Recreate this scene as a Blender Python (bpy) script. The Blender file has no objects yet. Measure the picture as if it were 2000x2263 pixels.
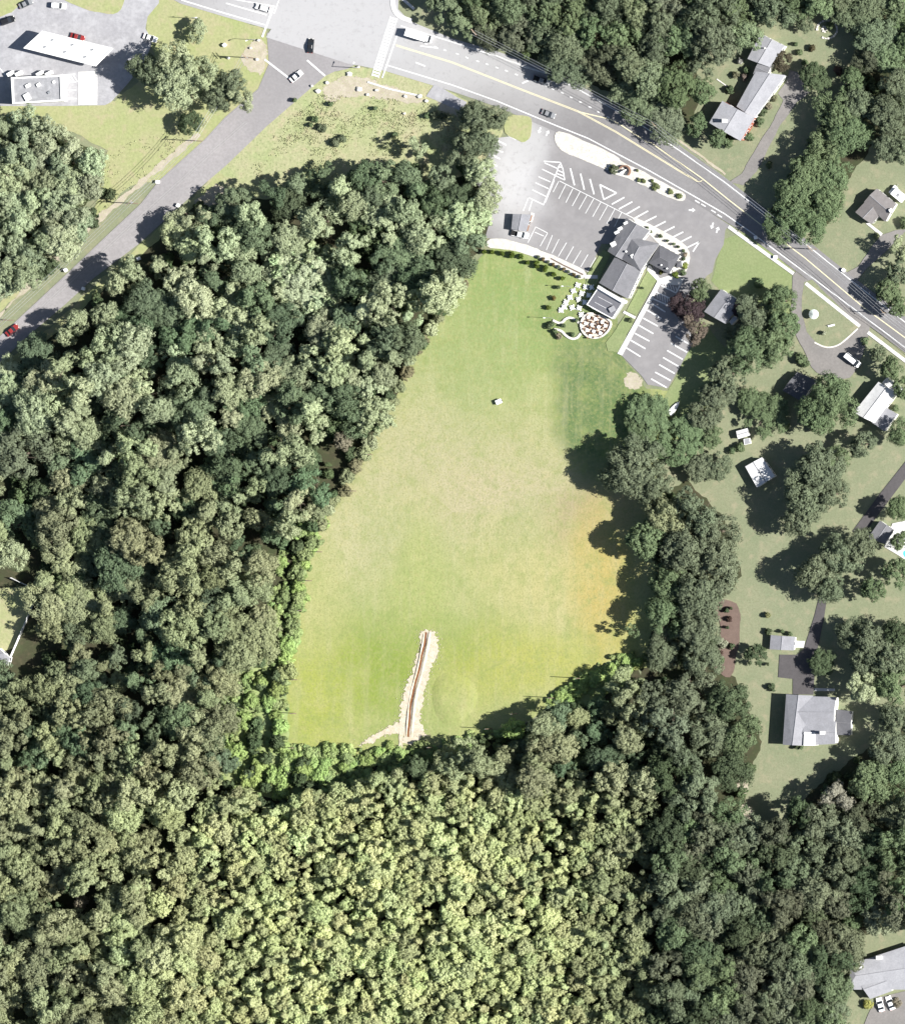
import bpy, bmesh, math, random
import numpy as np
from mathutils import Vector, Matrix
from mathutils.geometry import tessellate_polygon

R = math.radians
rng = random.Random(11)
SC = bpy.context.scene
COL = SC.collection

# ------------------------------------------------------------------ camera, sky, sun, exposure
MPP = 0.145                      # metres per photograph pixel (2000 x 2263)
PW, PH = 2000.0, 2263.0
CAMH = 4000.0
CAMX = 0.27 * CAMH               # the aircraft stood east of the view
cam = bpy.data.cameras.new('camera')
cam.sensor_fit = 'VERTICAL'
cam.sensor_height = 24.0
cam.lens = 24.0 * CAMH / (PH * MPP)
cam.shift_x = -CAMX / (PH * MPP)
cam.clip_start = 100.0
cam.clip_end = 20000.0
camo = bpy.data.objects.new('camera', cam)
camo.location = (CAMX, 0, CAMH)
COL.objects.link(camo)
SC.camera = camo

SUN_EL, SUN_AZ = 39.0, 93.0      # azimuth clockwise from north (+Y)
w = bpy.data.worlds.new('World')
SC.world = w
w.use_nodes = True
nt = w.node_tree
sky = nt.nodes.new('ShaderNodeTexSky')
sky.sky_type = 'NISHITA'
sky.sun_disc = False
sky.sun_elevation = R(SUN_EL)
sky.sun_rotation = R(SUN_AZ)
nt.links.new(sky.outputs[0], nt.nodes['Background'].inputs[0])
nt.nodes['Background'].inputs[1].default_value = 0.05
sl = bpy.data.lights.new('sun', 'SUN')
sl.energy = 5.0
sl.angle = R(0.5)
sl.color = (1.0, 0.98, 0.935)
so = bpy.data.objects.new('sun', sl)
sd = Vector((math.sin(R(SUN_AZ)) * math.cos(R(SUN_EL)), math.cos(R(SUN_AZ)) * math.cos(R(SUN_EL)), math.sin(R(SUN_EL))))
so.rotation_euler = sd.to_track_quat('Z', 'Y').to_euler()
so.location = (300, 0, 300)
COL.objects.link(so)
SC.view_settings.view_transform = 'Standard'
SC.view_settings.look = 'None'
SC.view_settings.gamma = 1.0
SC.view_settings.exposure = 1.12
SC.render.engine = 'CYCLES'
SC.cycles.max_bounces = 6
SC.cycles.diffuse_bounces = 3
SC.cycles.transparent_max_bounces = 8

# ------------------------------------------------------------------ photograph -> place
def P(x, y, z=0.0):
    """the point at height z that stands at photograph pixel (x, y)"""
    gx, gy = (x - PW / 2) * MPP, -(y - PH / 2) * MPP
    k = (CAMH - z) / CAMH
    return Vector((CAMX + (gx - CAMX) * k, gy * k, z))

def crop(x0, y0, s):
    return lambda *pts: [(x0 + x / s, y0 + y / s) for x, y in pts]
cA = crop(0, 0, 3.01); cB = crop(500, 0, 3.01); cC = crop(1000, 0, 3.612); cD = crop(1500, 0, 3.612)
cE = crop(1050, 250, 6.02); cF = crop(1300, 250, 5.16); cG = crop(1050, 480, 5.16); cH = crop(1280, 480, 5.11)
cI = crop(1600, 350, 4.515); cJ = crop(1500, 600, 3.612); cK = crop(1550, 950, 4.013); cL = crop(1550, 1300, 4.013)
cM = crop(1550, 1650, 3.333); cN = crop(600, 1350, 2.125); cO = crop(0, 1000, 3.612); cP = crop(0, 350, 3.612)
cQ = crop(550, 1000, 2.007); cS = crop(1850, 380, 12.04); cT = crop(1200, 800, 2.92); cV = crop(0, 0, 0.903)

# ------------------------------------------------------------------ materials
MATS = {}
class NB:
    def __init__(s, name):
        s.m = bpy.data.materials.new(name); s.m.use_nodes = True
        s.t = s.m.node_tree; s.n = s.t.nodes; s.l = s.t.links
        s.bsdf = s.n['Principled BSDF']
        s.bsdf.inputs['Specular IOR Level'].default_value = 0.2
        s.pos = s.n.new('ShaderNodeNewGeometry').outputs['Position']
    def link(s, a, b): s.l.new(a, b)
    def noise(s, scale, detail=3, rough=.55, vec=None, lo=.35, hi=.65):
        n = s.n.new('ShaderNodeTexNoise'); n.inputs['Scale'].default_value = scale
        n.inputs['Detail'].default_value = detail; n.inputs['Roughness'].default_value = rough
        s.link(vec or s.pos, n.inputs['Vector'])
        return s.ramp(n.outputs['Fac'], lo, hi)
    def ramp(s, v, lo, hi):
        r = s.n.new('ShaderNodeMapRange'); r.inputs['From Min'].default_value = lo; r.inputs['From Max'].default_value = hi
        s.link(v, r.inputs['Value']); return r.outputs['Result']
    def math(s, op, a, b):
        m = s.n.new('ShaderNodeMath'); m.operation = op
        for i, v in enumerate((a, b)):
            if isinstance(v, (int, float)): m.inputs[i].default_value = v
            else: s.link(v, m.inputs[i])
        return m.outputs[0]
    def mix(s, f, a, b, mode='MIX'):
        m = s.n.new('ShaderNodeMix'); m.data_type = 'RGBA'; m.blend_type = mode
        for i, v in ((0, f), (6, a), (7, b)):
            if isinstance(v, (int, float)): m.inputs[i].default_value = v
            elif isinstance(v, tuple): m.inputs[i].default_value = (*v, 1)
            else: s.link(v, m.inputs[i])
        return m.outputs[2]
    def blob(s, col, cx, cy, rx, ry, colour, k, soft=.9, warp=None):
        """a patch of another surface colour, centred at photo pixel (cx, cy)"""
        c = P(cx, cy)
        sub = s.n.new('ShaderNodeVectorMath'); sub.operation = 'SUBTRACT'
        s.link(warp or s.pos, sub.inputs[0]); sub.inputs[1].default_value = (c.x, c.y, 0)
        mul = s.n.new('ShaderNodeVectorMath'); mul.operation = 'MULTIPLY'
        s.link(sub.outputs[0], mul.inputs[0]); mul.inputs[1].default_value = (1 / (rx * MPP), 1 / (ry * MPP), 0)
        ln = s.n.new('ShaderNodeVectorMath'); ln.operation = 'LENGTH'; s.link(mul.outputs[0], ln.inputs[0])
        r = s.n.new('ShaderNodeMapRange'); r.interpolation_type = 'SMOOTHSTEP'
        r.inputs['From Min'].default_value = 1 + soft; r.inputs['From Max'].default_value = 1 - soft
        r.inputs['To Max'].default_value = k
        s.link(ln.outputs['Value'], r.inputs['Value'])
        return s.mix(r.outputs['Result'], col, colour)
    def warp(s, scale, amt):
        n = s.n.new('ShaderNodeTexNoise'); n.inputs['Scale'].default_value = scale; n.inputs['Detail'].default_value = 4
        s.link(s.pos, n.inputs['Vector'])
        sub = s.n.new('ShaderNodeVectorMath'); sub.operation = 'SUBTRACT'; s.link(n.outputs['Color'], sub.inputs[0]); sub.inputs[1].default_value = (.5, .5, .5)
        m = s.n.new('ShaderNodeVectorMath'); m.operation = 'MULTIPLY_ADD'
        s.link(sub.outputs[0], m.inputs[0]); m.inputs[1].default_value = (amt, amt, 0); s.link(s.pos, m.inputs[2])
        return m.outputs[0]
    def done(s, col, rough=.9, bump=None, metal=0.0):
        if isinstance(col, tuple): s.bsdf.inputs['Base Color'].default_value = (*col, 1)
        else: s.link(col, s.bsdf.inputs['Base Color'])
        s.bsdf.inputs['Roughness'].default_value = rough; s.bsdf.inputs['Metallic'].default_value = metal
        if bump:
            n = s.n.new('ShaderNodeTexNoise'); n.inputs['Scale'].default_value = bump[0]; n.inputs['Detail'].default_value = 5
            s.link(s.pos, n.inputs['Vector'])
            b = s.n.new('ShaderNodeBump'); b.inputs['Strength'].default_value = bump[1]; b.inputs['Distance'].default_value = bump[2]
            s.link(n.outputs['Fac'], b.inputs['Height']); s.link(b.outputs['Normal'], s.bsdf.inputs['Normal'])
        MATS[s.m.name] = s.m
        return s.m

def mottled(name, a, b, big=.12, fine=1.6, rough=.95, bump=None, third=None, speck=None):
    m = NB(name)
    c = m.mix(m.noise(big, 5, .65), a, b)
    f = m.noise(fine, 4, .7, lo=.32, hi=.68)
    c = m.mix(m.math('MULTIPLY', f, .45), c, tuple(x * .55 for x in a))
    if third: c = m.mix(m.math('MULTIPLY', m.noise(big * 2.7, 4, .6, lo=.52, hi=.72), .7), c, third)
    if speck: c = m.mix(m.math('MULTIPLY', m.noise(fine * 2, 2, .5, lo=.58, hi=.72), .7), c, speck)
    return m.done(c, rough, bump)

def plain(name, col, rough=.6, metal=0.0, vary=.18, scale=.9):
    m = NB(name)
    c = m.mix(m.math('MULTIPLY', m.noise(scale, 4, .6, lo=.3, hi=.7), vary * 2), col, tuple(x * .6 for x in col))
    return m.done(c, rough, None, metal)

mottled('woodland_floor', (.055, .05, .03), (.05, .065, .028), .2, 2.2, third=(.09, .075, .045))
mottled('rough_meadow', (.29, .325, .16), (.35, .335, .205), .10, .9, bump=(.8, .6, .25), third=(.37, .31, .21), speck=(.15, .19, .075))
mottled('tuft_grass', (.31, .37, .17), (.38, .385, .22), .15, .8)
mottled('verge_grass', (.285, .315, .14), (.33, .32, .18), .11, 1.1, bump=(1.2, .5, .15), third=(.34, .29, .19))
mottled('garden_lawn', (.222, .23, .145), (.178, .205, .122), .11, 1.3, bump=(1.5, .4, .1), third=(.275, .245, .165), speck=(.14, .165, .085))
mottled('lush_grass', (.25, .32, .12), (.30, .34, .16), .15, 1.0, bump=(1.2, .5, .15))
mottled('green_lawn', (.19, .235, .105), (.225, .255, .125), .15, 1.4, bump=(1.5, .4, .1))
mottled('sandy_soil', (.43, .385, .31), (.34, .30, .225), .5, 2.5, third=(.30, .32, .17), bump=(2, .6, .12))
mottled('spoil', (.56, .50, .41), (.43, .37, .28), .7, 2.0, third=(.36, .33, .17), bump=(2, .7, .15))
mottled('pale_gravel', (.60, .58, .54), (.44, .42, .38), .9, 2.0, bump=(3, .7, .1))
mottled('stone_white', (.70, .67, .62), (.55, .52, .47), .8, 2.0, bump=(3, .7, .1))
mottled('mulch', (.165, .12, .10), (.14, .10, .085), .4, 2.4, bump=(3, .6, .1))
mottled('red_soil', (.20, .09, .04), (.15, .06, .03), .5, 3, bump=(2, .7, .1))
mottled('concrete', (.62, .61, .59), (.54, .53, .51), .3, 1.5)
mottled('concrete_pad', (.60, .60, .60), (.50, .50, .51), .2, 1.0)
mottled('drive_asphalt', (.225, .21, .20), (.19, .18, .172), .15, 1.5)
mottled('dark_asphalt', (.095, .088, .09), (.08, .074, .076), .15, 1.5)
mottled('forecourt_asphalt', (.345, .34, .352), (.295, .29, .305), .10, .8, third=(.40, .395, .41))
m = NB('highway_asphalt')
c = m.mix(m.noise(.06, 5, .6), (.205, .198, .20), (.175, .168, .17))
c = m.mix(m.math('MULTIPLY', m.noise(1.2, 3, .6), .25), c, (.13, .125, .125))
wv = m.warp(.05, 18)
c = m.blob(c, 720, 60, 360, 130, (.365, .36, .365), .9, .6, wv)       # overexposed brightness of the junction, painted as paler asphalt
c = m.blob(c, 1050, 160, 240, 80, (.34, .335, .335), .8, .8, wv)  # the same overexposure painted on along the upper highway
c = m.mix(m.math('MULTIPLY', m.noise(.6, 6, .8, lo=.54, hi=.74), .45), c, (.14, .135, .135))
c = m.mix(m.math('MULTIPLY', m.noise(.25, 6, .7, lo=.55, hi=.75), .5), c, (.25, .243, .24))
m.done(c, .9)
m = NB('side_road_asphalt')
c = m.mix(m.noise(.07, 5, .6), (.30, .283, .284), (.258, .245, .247))
c = m.mix(m.math('MULTIPLY', m.noise(1.2, 3, .6), .3), c, (.14, .13, .132))
c = m.blob(c, 620, 150, 110, 110, (.19, .184, .188), .55, .7, m.warp(.08, 8))
c = m.mix(m.math('MULTIPLY', m.noise(.5, 6, .8, lo=.52, hi=.72), .5), c, (.20, .19, .19))
m.done(c, .9)
m = NB('lot_asphalt')
c = m.mix(m.noise(.1, 5, .65), (.235, .225, .225), (.20, .192, .195))
c = m.mix(m.math('MULTIPLY', m.noise(1.4, 3, .6), .25), c, (.155, .15, .15))
wv = m.warp(.12, 9)
c = m.blob(c, 1135, 395, 62, 120, (.40, .395, .40), .95, .75, wv)      # overexposed glare at the entrance, painted as a paler patch
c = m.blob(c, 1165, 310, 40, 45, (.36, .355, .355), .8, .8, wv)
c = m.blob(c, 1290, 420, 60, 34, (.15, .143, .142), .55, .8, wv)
c = m.mix(m.math('MULTIPLY', m.noise(.35, 6, .7, lo=.5, hi=.72), .5), c, (.29, .28, .28))
c = m.mix(m.math('MULTIPLY', m.noise(.7, 6, .8, lo=.55, hi=.75), .5), c, (.15, .145, .145))
m.done(c, .9)
# the playing field: dry and lush patches, darker exposure seam painted in
m = NB('field_grass')
wv = m.warp(.035, 26)
c = m.mix(m.noise(.05, 6, .62), (.27, .285, .13), (.225, .265, .10))
for a in ((1110, 650, 190, 170, (.15, .22, .075), .88, .9), (960, 760, 120, 120, (.21, .255, .105), .7, .9), (910, 960, 190, 120, (.295, .288, .165), .8, .9), (1100, 1085, 250, 110, (.34, .295, .195), .85, .9), (885, 1205, 70, 60, (.20, .24, .09), .6, .9), (1060, 830, 70, 120, (.20, .245, .10), .55, .9),
          (790, 1180, 140, 90, (.335, .31, .19), .75, .9), (1300, 1150, 95, 80, (.26, .215, .13), .9, .7), (1230, 1290, 150, 110, (.35, .315, .15), .85, .9), (1340, 1310, 48, 160, (.345, .265, .085), .9, .9),
          (930, 1270, 55, 140, (.255, .285, .10), .75, .9), (1160, 1160, 50, 60, (.25, .265, .13), .55, .9), (840, 1160, 50, 50, (.25, .27, .13), .5, .9),
          (830, 1470, 130, 120, (.15, .21, .03), .92, .9), (700, 1560, 90, 170, (.25, .275, .05), .85, .9), (1040, 1450, 70, 80, (.16, .215, .038), .85, .9),
          (1180, 1470, 190, 70, (.285, .285, .07), .85, .9), (1010, 1540, 60, 60, (.285, .295, .11), .6, .9), (690, 1340, 70, 120, (.31, .305, .14), .7, .9), (1325, 850, 100, 200, (.072, .122, .047), .97, .28), (1260, 700, 60, 60, (.12, .175, .068), .7, .8)):  # second-last patch: darker exposure beyond a seam, put into the grass colour
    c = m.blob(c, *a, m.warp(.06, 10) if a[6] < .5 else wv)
st = m.n.new('ShaderNodeVectorMath'); st.operation = 'MULTIPLY'; st.inputs[1].default_value = (1, .12, 1); m.link(m.pos, st.inputs[0])
c = m.mix(m.math('MULTIPLY', m.noise(.35, 5, .6, st.outputs[0], .5, .7), .28), c, (.38, .35, .22))     # mowing and cart tracks
c = m.mix(m.math('MULTIPLY', m.noise(.11, 6, .75, lo=.48, hi=.72), .36), c, (.36, .335, .175))
c = m.mix(m.math('MULTIPLY', m.noise(.17, 6, .75, lo=.48, hi=.66), .55), c, (.175, .222, .07))
c = m.mix(m.math('MULTIPLY', m.noise(.28, 6, .8, lo=.54, hi=.72), .35), c, (.34, .28, .14))
c = m.mix(m.math('MULTIPLY', m.noise(.5, 6, .8, lo=.48, hi=.7), .5), c, (.185, .21, .075))
c = m.mix(m.math('MULTIPLY', m.noise(.9, 5, .8, lo=.5, hi=.68), .4), c, (.42, .375, .18))
c = m.mix(m.math('MULTIPLY', m.noise(1.8, 4, .8, lo=.5, hi=.64), .55), c, (.13, .15, .05))
m.done(c, .95, (1.3, .6, .16))
# building and object surfaces
mottled('shingle_grey', (.185, .183, .195), (.15, .15, .16), .5, 2.2)
mottled('shingle_pale', (.265, .265, .285), (.22, .22, .236), .5, 2.2)
mottled('shingle_light', (.335, .335, .355), (.28, .28, .30), .4, 2.0)
mottled('shingle_dark', (.115, .115, .125), (.095, .095, .104), .5, 2.2)
mottled('shingle_taupe', (.20, .185, .183), (.165, .153, .15), .5, 2.2)
mottled('roof_white', (.66, .655, .65), (.54, .535, .53), .3, 1.4)
mottled('roof_membrane', (.30, .30, .315), (.25, .25, .26), .3, 1.0, third=(.38, .38, .39))
mottled('brick_red', (.36, .115, .07), (.28, .09, .06), .8, 3)
plain('siding_white', (.74, .73, .70)); plain('siding_tan', (.48, .42, .34)); plain('siding_grey', (.38, .38, .38)); plain('siding_brown', (.21, .12, .08))
plain('trim_white', (.80, .80, .78), vary=.05); plain('paint_white', (.66, .66, .65), .8, vary=.32, scale=1.1); plain('paint_yellow', (.66, .60, .40), .8, vary=.22, scale=1.6)
plain('paint_worn', (.36, .35, .345), .8, vary=.25, scale=1.6)
plain('glass_dark', (.02, .024, .03), .12, vary=.05); plain('rubber', (.02, .02, .021), .8); plain('metal_grey', (.45, .46, .47), .45, .6)
plain('wood_pole', (.20, .155, .115), .9); plain('bark', (.13, .105, .08), .95); plain('pale_bark', (.42, .38, .32), .95)
plain('car_white', (.78, .78, .78), .25, vary=.03); plain('car_black', (.02, .021, .024), .2, vary=.03); plain('car_red', (.22, .03, .03), .25, vary=.03)
plain('car_grey', (.20, .205, .215), .3, vary=.03); plain('lamp_lens', (.75, .74, .70), .2, vary=.03); plain('tail_red', (.4, .02, .02), .3, vary=.03)
plain('pool_water', (.10, .42, .50), .08, vary=.05); plain('pale_canvas', (.62, .68, .64), .8); plain('dark_deck', (.13, .13, .145), .8); plain('beige_paver', (.58, .50, .43), .9, vary=.3, scale=1.5)
plain('dark_canvas', (.10, .105, .12), .9); plain('wicker', (.16, .09, .055), .9); plain('wire_black', (.10, .10, .11), .6); plain('timber', (.33, .25, .18), .9)

# leaves: tint comes from the tree they hang on
def leaf_material(name):
    m = NB(name)
    at = m.n.new('ShaderNodeAttribute'); at.attribute_type = 'INSTANCER'; at.attribute_name = 'tint'
    geo = m.n.new('ShaderNodeNewGeometry')
    oi = m.n.new('ShaderNodeObjectInfo')
    v = m.math('MULTIPLY_ADD', geo.outputs['Random Per Island'], .5)
    v.node.inputs[2].default_value = .78
    hv = m.n.new('ShaderNodeHueSaturation')
    m.link(at.outputs['Color'], hv.inputs['Color']); m.link(v, hv.inputs['Value'])
    r = m.math('MULTIPLY_ADD', oi.outputs['Random'], .018); r.node.inputs[2].default_value = .491
    m.link(r, hv.inputs['Hue'])
    d = m.n.new('ShaderNodeBsdfDiffuse'); tr = m.n.new('ShaderNodeBsdfTranslucent'); mx = m.n.new('ShaderNodeMixShader')
    mx.inputs[0].default_value = .3
    m.link(hv.outputs[0], d.inputs[0]); m.link(hv.outputs[0], tr.inputs[0])
    m.link(d.outputs[0], mx.inputs[1]); m.link(tr.outputs[0], mx.inputs[2])
    m.link(mx.outputs[0], m.n['Material Output'].inputs['Surface'])
    MATS[name] = m.m
leaf_material('leaves')

# ------------------------------------------------------------------ object helpers
def tag(o, label=None, cat=None, group=None, kind=None):
    if label: o['label'] = label
    if cat: o['category'] = cat
    if group: o['group'] = group
    if kind: o['kind'] = kind
    return o
def link(name, me, parent=None):
    o = bpy.data.objects.new(name, me); COL.objects.link(o)
    if parent: o.parent = parent
    return o
def thing(name, label, cat, loc, rz=0, group=None):
    o = bpy.data.objects.new(name, None); COL.objects.link(o)
    o.empty_display_size = .3
    o.location = loc; o.rotation_euler = (0, 0, rz)
    return tag(o, label, cat, group)
def mesh(name, verts, faces, mat, parent=None, smooth=False):
    me = bpy.data.meshes.new(name); me.from_pydata([tuple(v) for v in verts], [], faces)
    me.materials.append(MATS[mat])
    if smooth: me.polygons.foreach_set('use_smooth', [True] * len(me.polygons))
    return link(name, me, parent)
class MB:
    def __init__(s): s.v = []; s.f = []
    def add(s, vs, fs):
        b = len(s.v); s.v += [tuple(v) for v in vs]; s.f += [tuple(i + b for i in f) for f in fs]; return s
    def box(s, c, d, rz=0, taper=1.0):
        x, y, z = d[0] / 2, d[1] / 2, d[2] / 2
        M = Matrix.Rotation(rz, 3, 'Z'); vs = []
        for k, t in ((-1, 1), (1, taper)):
            for a, b in ((-1, -1), (1, -1), (1, 1), (-1, 1)):
                vs.append(Vector(c) + M @ Vector((a * x * t, b * y * t, k * z)))
        return s.add(vs, [(3, 2, 1, 0), (4, 5, 6, 7), (0, 1, 5, 4), (1, 2, 6, 5), (2, 3, 7, 6), (3, 0, 4, 7)])
    def prism(s, pts, z0, z1):
        n = len(pts)
        vs = [(p[0], p[1], z0) for p in pts] + [(p[0], p[1], z1) for p in pts]
        tr = tessellate_polygon([[Vector((p[0], p[1], 0)) for p in pts]])
        return s.add(vs, [tuple(i + n for i in t) for t in tr] + [tuple(t) for t in tr] + [(i, (i + 1) % n, n + (i + 1) % n, n + i) for i in range(n)])
    def tube(s, pts, rad, n=8, caps=True):
        pts = [Vector(p) for p in pts]; b = []
        for i, p in enumerate(pts):
            d = (pts[min(i + 1, len(pts) - 1)] - pts[max(i - 1, 0)]).normalized()
            u = d.cross(Vector((0, 0, 1)) if abs(d.z) < .9 else Vector((1, 0, 0))).normalized(); v = d.cross(u)
            r = rad[i] if isinstance(rad, (list, tuple)) else rad
            b += [p + (u * math.cos(6.2832 * k / n) + v * math.sin(6.2832 * k / n)) * r for k in range(n)]
        f = [(i * n + k, i * n + (k + 1) % n, (i + 1) * n + (k + 1) % n, (i + 1) * n + k) for i in range(len(pts) - 1) for k in range(n)]
        if caps: f += [tuple(range(n)), tuple(range((len(pts) - 1) * n, len(pts) * n))]
        return s.add(b, f)
    def build(s, name, mat, parent=None, smooth=False): return mesh(name, s.v, s.f, mat, parent, smooth)

def shared(name, me, parent, loc=(0, 0, 0), rz=0, scale=(1, 1, 1)):
    o = link(name, me, parent); o.location = loc; o.rotation_euler = (0, 0, rz); o.scale = scale; return o

_noise_off = np.random.RandomState(5).rand(64) * 6.28
def wobble(t, k):
    return sum(math.sin(t * f + _noise_off[(k * 7 + i) % 64]) / (i + 1) for i, f in enumerate((.11, .29, .63, 1.4, 2.9)))
def smooth_poly(pts, closed=True, it=2):
    for _ in range(it):
        q = []; n = len(pts)
        for i in range(n if closed else n - 1):
            a, b = pts[i], pts[(i + 1) % n]
            q += [(a[0] * .75 + b[0] * .25, a[1] * .75 + b[1] * .25), (a[0] * .25 + b[0] * .75, a[1] * .25 + b[1] * .75)]
        pts = q if closed else [pts[0]] + q + [pts[-1]]
    return pts
_k = [0]
def ragged(pts, amp, step=9.0):
    """photo-pixel polygon with its edges broken up as turf edges are"""
    _k[0] += 1; out = []; t = 0; n = len(pts)
    for i in range(n):
        a, b = Vector(pts[i]), Vector(pts[(i + 1) % n]); L = (b - a).length; m = max(1, int(L / step)); d = (b - a) / max(L, 1e-6); nrm = Vector((-d.y, d.x))
        for j in range(m):
            t += L / m
            out.append(tuple(a.lerp(b, j / m) + nrm * amp * wobble(t, _k[0])))
    return out
LAY = [0.0]
def sheet(name, pts, mat, z, label=None, cat='ground', rag=0.0, smooth=0, parent=None, thick=0.0, kind='structure', group=None):
    if smooth: pts = smooth_poly(pts, True, smooth)
    if rag < 0:
        rj = random.Random(4); pts = [(x + rj.gauss(0, 1.9), y + rj.gauss(0, 1.2)) for x, y in ragged(pts, 1.8, 2.6)]
    elif rag: pts = ragged(pts, rag)
    LAY[0] += .0004; z = z + LAY[0]
    wp = [P(x, y, z) for x, y in pts]
    if thick: o = MB().prism(wp, z - thick, z).build(name, mat, parent)
    else:
        tr = tessellate_polygon([[Vector((p.x, p.y, 0)) for p in wp]])
        o = mesh(name, wp, [tuple(t) for t in tr], mat, parent)
    for p in o.data.polygons:
        pass
    if parent is None: tag(o, label or name.replace('_', ' '), cat, group, kind)
    return o
def ribbon(pts, width):
    """photo-pixel polyline to a closed band of that width (pixels)"""
    L, Rr = [], []
    n = len(pts)
    for i in range(n):
        a, b = Vector(pts[max(i - 1, 0)]), Vector(pts[min(i + 1, n - 1)])
        d = (b - a).normalized(); nr = Vector((-d.y, d.x)); p = Vector(pts[i]); h = width / 2
        L.append(tuple(p + nr * h)); Rr.append(tuple(p - nr * h))
    return L + Rr[::-1]
LANDMARKS = []
def mark(name, x, y): LANDMARKS.append((name, x, y))

# ------------------------------------------------------------------ terrain and lawns
g = mesh('ground', [(-1800, -1800, 0), (1800, -1800, 0), (1800, 1800, 0), (-1800, 1800, 0)], [(0, 1, 2, 3)], 'garden_lawn')
tag(g, 'dry grass ground between the gardens and woods', 'ground', None, 'structure')

wood_left = cV((-40, 770), (70, 700), (190, 590), (300, 480), (390, 405), (440, 420), (525, 378), (640, 358), (760, 355), (850, 325), (935, 262), (985, 260), (980, 330), (975, 400),
               (985, 430), (960, 490), (925, 545), (880, 625), (835, 700), (800, 780), (745, 880), (690, 975), (640, 1050), (605, 1150), (590, 1260), (575, 1400), (560, 1470), (600, 1515), (690, 1530), (800, 1510),
               (900, 1490), (990, 1470), (1060, 1440), (1120, 1410), (1210, 1350), (1270, 1300), (1285, 1400), (1300, 1600), (1290, 2100), (-40, 2100))
wood_east = cV((1290, 990), (1370, 960), (1400, 990), (1440, 1030), (1480, 1150), (1430, 1210), (1420, 1300), (1470, 1360), (1520, 1480), (1490, 1560), (1480, 1640), (1560, 1640), (1640, 1560), (1720, 1500), (1830, 1440),
               (1830, 1850), (1690, 1880), (1665, 2000), (1660, 2100), (1285, 2100), (1290, 1600), (1280, 1350), (1290, 1200))
wood_north = cV((900, -40), (905, 25), (950, 75), (1060, 115), (1130, 150), (1230, 190), (1300, 235), (1370, 255), (1400, 200), (1385, 130), (1480, 90), (1500, 30), (1580, 20), (1650, 12), (1740, 30), (1745, 90), (1700, 150), (1650, 230), (1590, 330), (1530, 430), (1560, 475),
                (1650, 445), (1690, 360), (1740, 290), (1830, 320), (1830, -40))
wood_west = cV((-40, 230), (60, 230), (120, 260), (185, 300), (190, 335), (175, 400), (150, 465), (85, 515), (45, 550), (-40, 625))
for nm, pl in (('west', wood_left), ('east', wood_east), ('north', wood_north), ('road', wood_west)):
    sheet('woodland_floor', pl, 'woodland_floor', .03, 'dark leaf litter floor of the ' + {'west': 'wood left of and below the field', 'east': 'tree belt right of the field', 'north': 'wood above the highway', 'road': 'wood beside the petrol station'}[nm], 'ground', 2.5)

field = cV((925, 540), (985, 492), (1050, 505), (1120, 530), (1170, 560), (1200, 570), (1235, 600), (1230, 700), (1262, 735), (1290, 775), (1340, 780), (1410, 680), (1450, 720), (1400, 830), (1330, 900), (1300, 1000), (1310, 1200), (1290, 1330),
           (1200, 1360), (1120, 1410), (1000, 1460), (870, 1490), (790, 1510), (690, 1520), (600, 1512), (555, 1480), (560, 1380), (575, 1270), (590, 1160), (630, 1050), (680, 975), (735, 890), (790, 790), (825, 700), (870, 620))
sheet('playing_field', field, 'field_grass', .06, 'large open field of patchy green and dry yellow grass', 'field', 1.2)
sheet('meadow', cV((398, 378), (449, 328), (530, 250), (598, 190), (648, 148), (700, 134), (760, 134), (850, 160), (960, 215), (1010, 240), (980, 330), (900, 360), (700, 380), (500, 400), (400, 400)), 'rough_meadow', .05, 'rough tufted meadow in the corner between the two roads', 'meadow', 2)
sheet('verge', cV((-20, 640), (70, 560), (170, 460), (260, 370), (322, 360), (412, 280), (455, 234), (520, 177), (541, 126), (532, 60), (400, 10), (330, -20), (290, 40), (300, 90), (320, 130), (230, 200), (120, 205), (-20, 210), (-20, 240), (140, 260), (215, 300), (190, 420), (90, 540), (-20, 620)), 'verge_grass', .055, 'pale grass bank between petrol station and side road', 'grass', 1.5)
sheet('verge', cV((-20, 660), (-20, 640), (70, 570), (170, 470), (280, 372), (400, 275), (395, 262), (330, 315), (255, 382), (165, 455), (60, 555)), 'sandy_soil', .075, 'sandy shoulder along the left side of the side road', 'shoulder', 2, 1)
sheet('verge', cV((-20, 745), (100, 655), (200, 560), (300, 470), (380, 400), (440, 345), (450, 352), (390, 410), (310, 485), (210, 575), (110, 668), (-20, 765)), 'verge_grass', .075, 'narrow grass strip between side road and left wood', 'grass', 1.5)
sheet('lawn', cV((1395, 40), (1500, 60), (1560, 30), (1740, 10), (1745, 100), (1680, 170), (1590, 330), (1480, 400), (1380, 300), (1390, 240), (1400, 150)), 'garden_lawn', .05, 'lawn round the long brick house', 'lawn', 1.5)
sheet('lawn', cV((1500, 455), (1585, 545), (1590, 640), (1500, 660), (1420, 560), (1440, 480)), 'green_lawn', .05, 'green lawn between parking lot and sidewalk', 'lawn', 1)
sheet('lawn', cV((1345, 760), (1400, 640), (1450, 700), (1420, 790), (1390, 830), (1300, 830)), 'green_lawn', .085, 'strip of pale green lawn right of the lower parking lot', 'lawn', 1)
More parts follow.
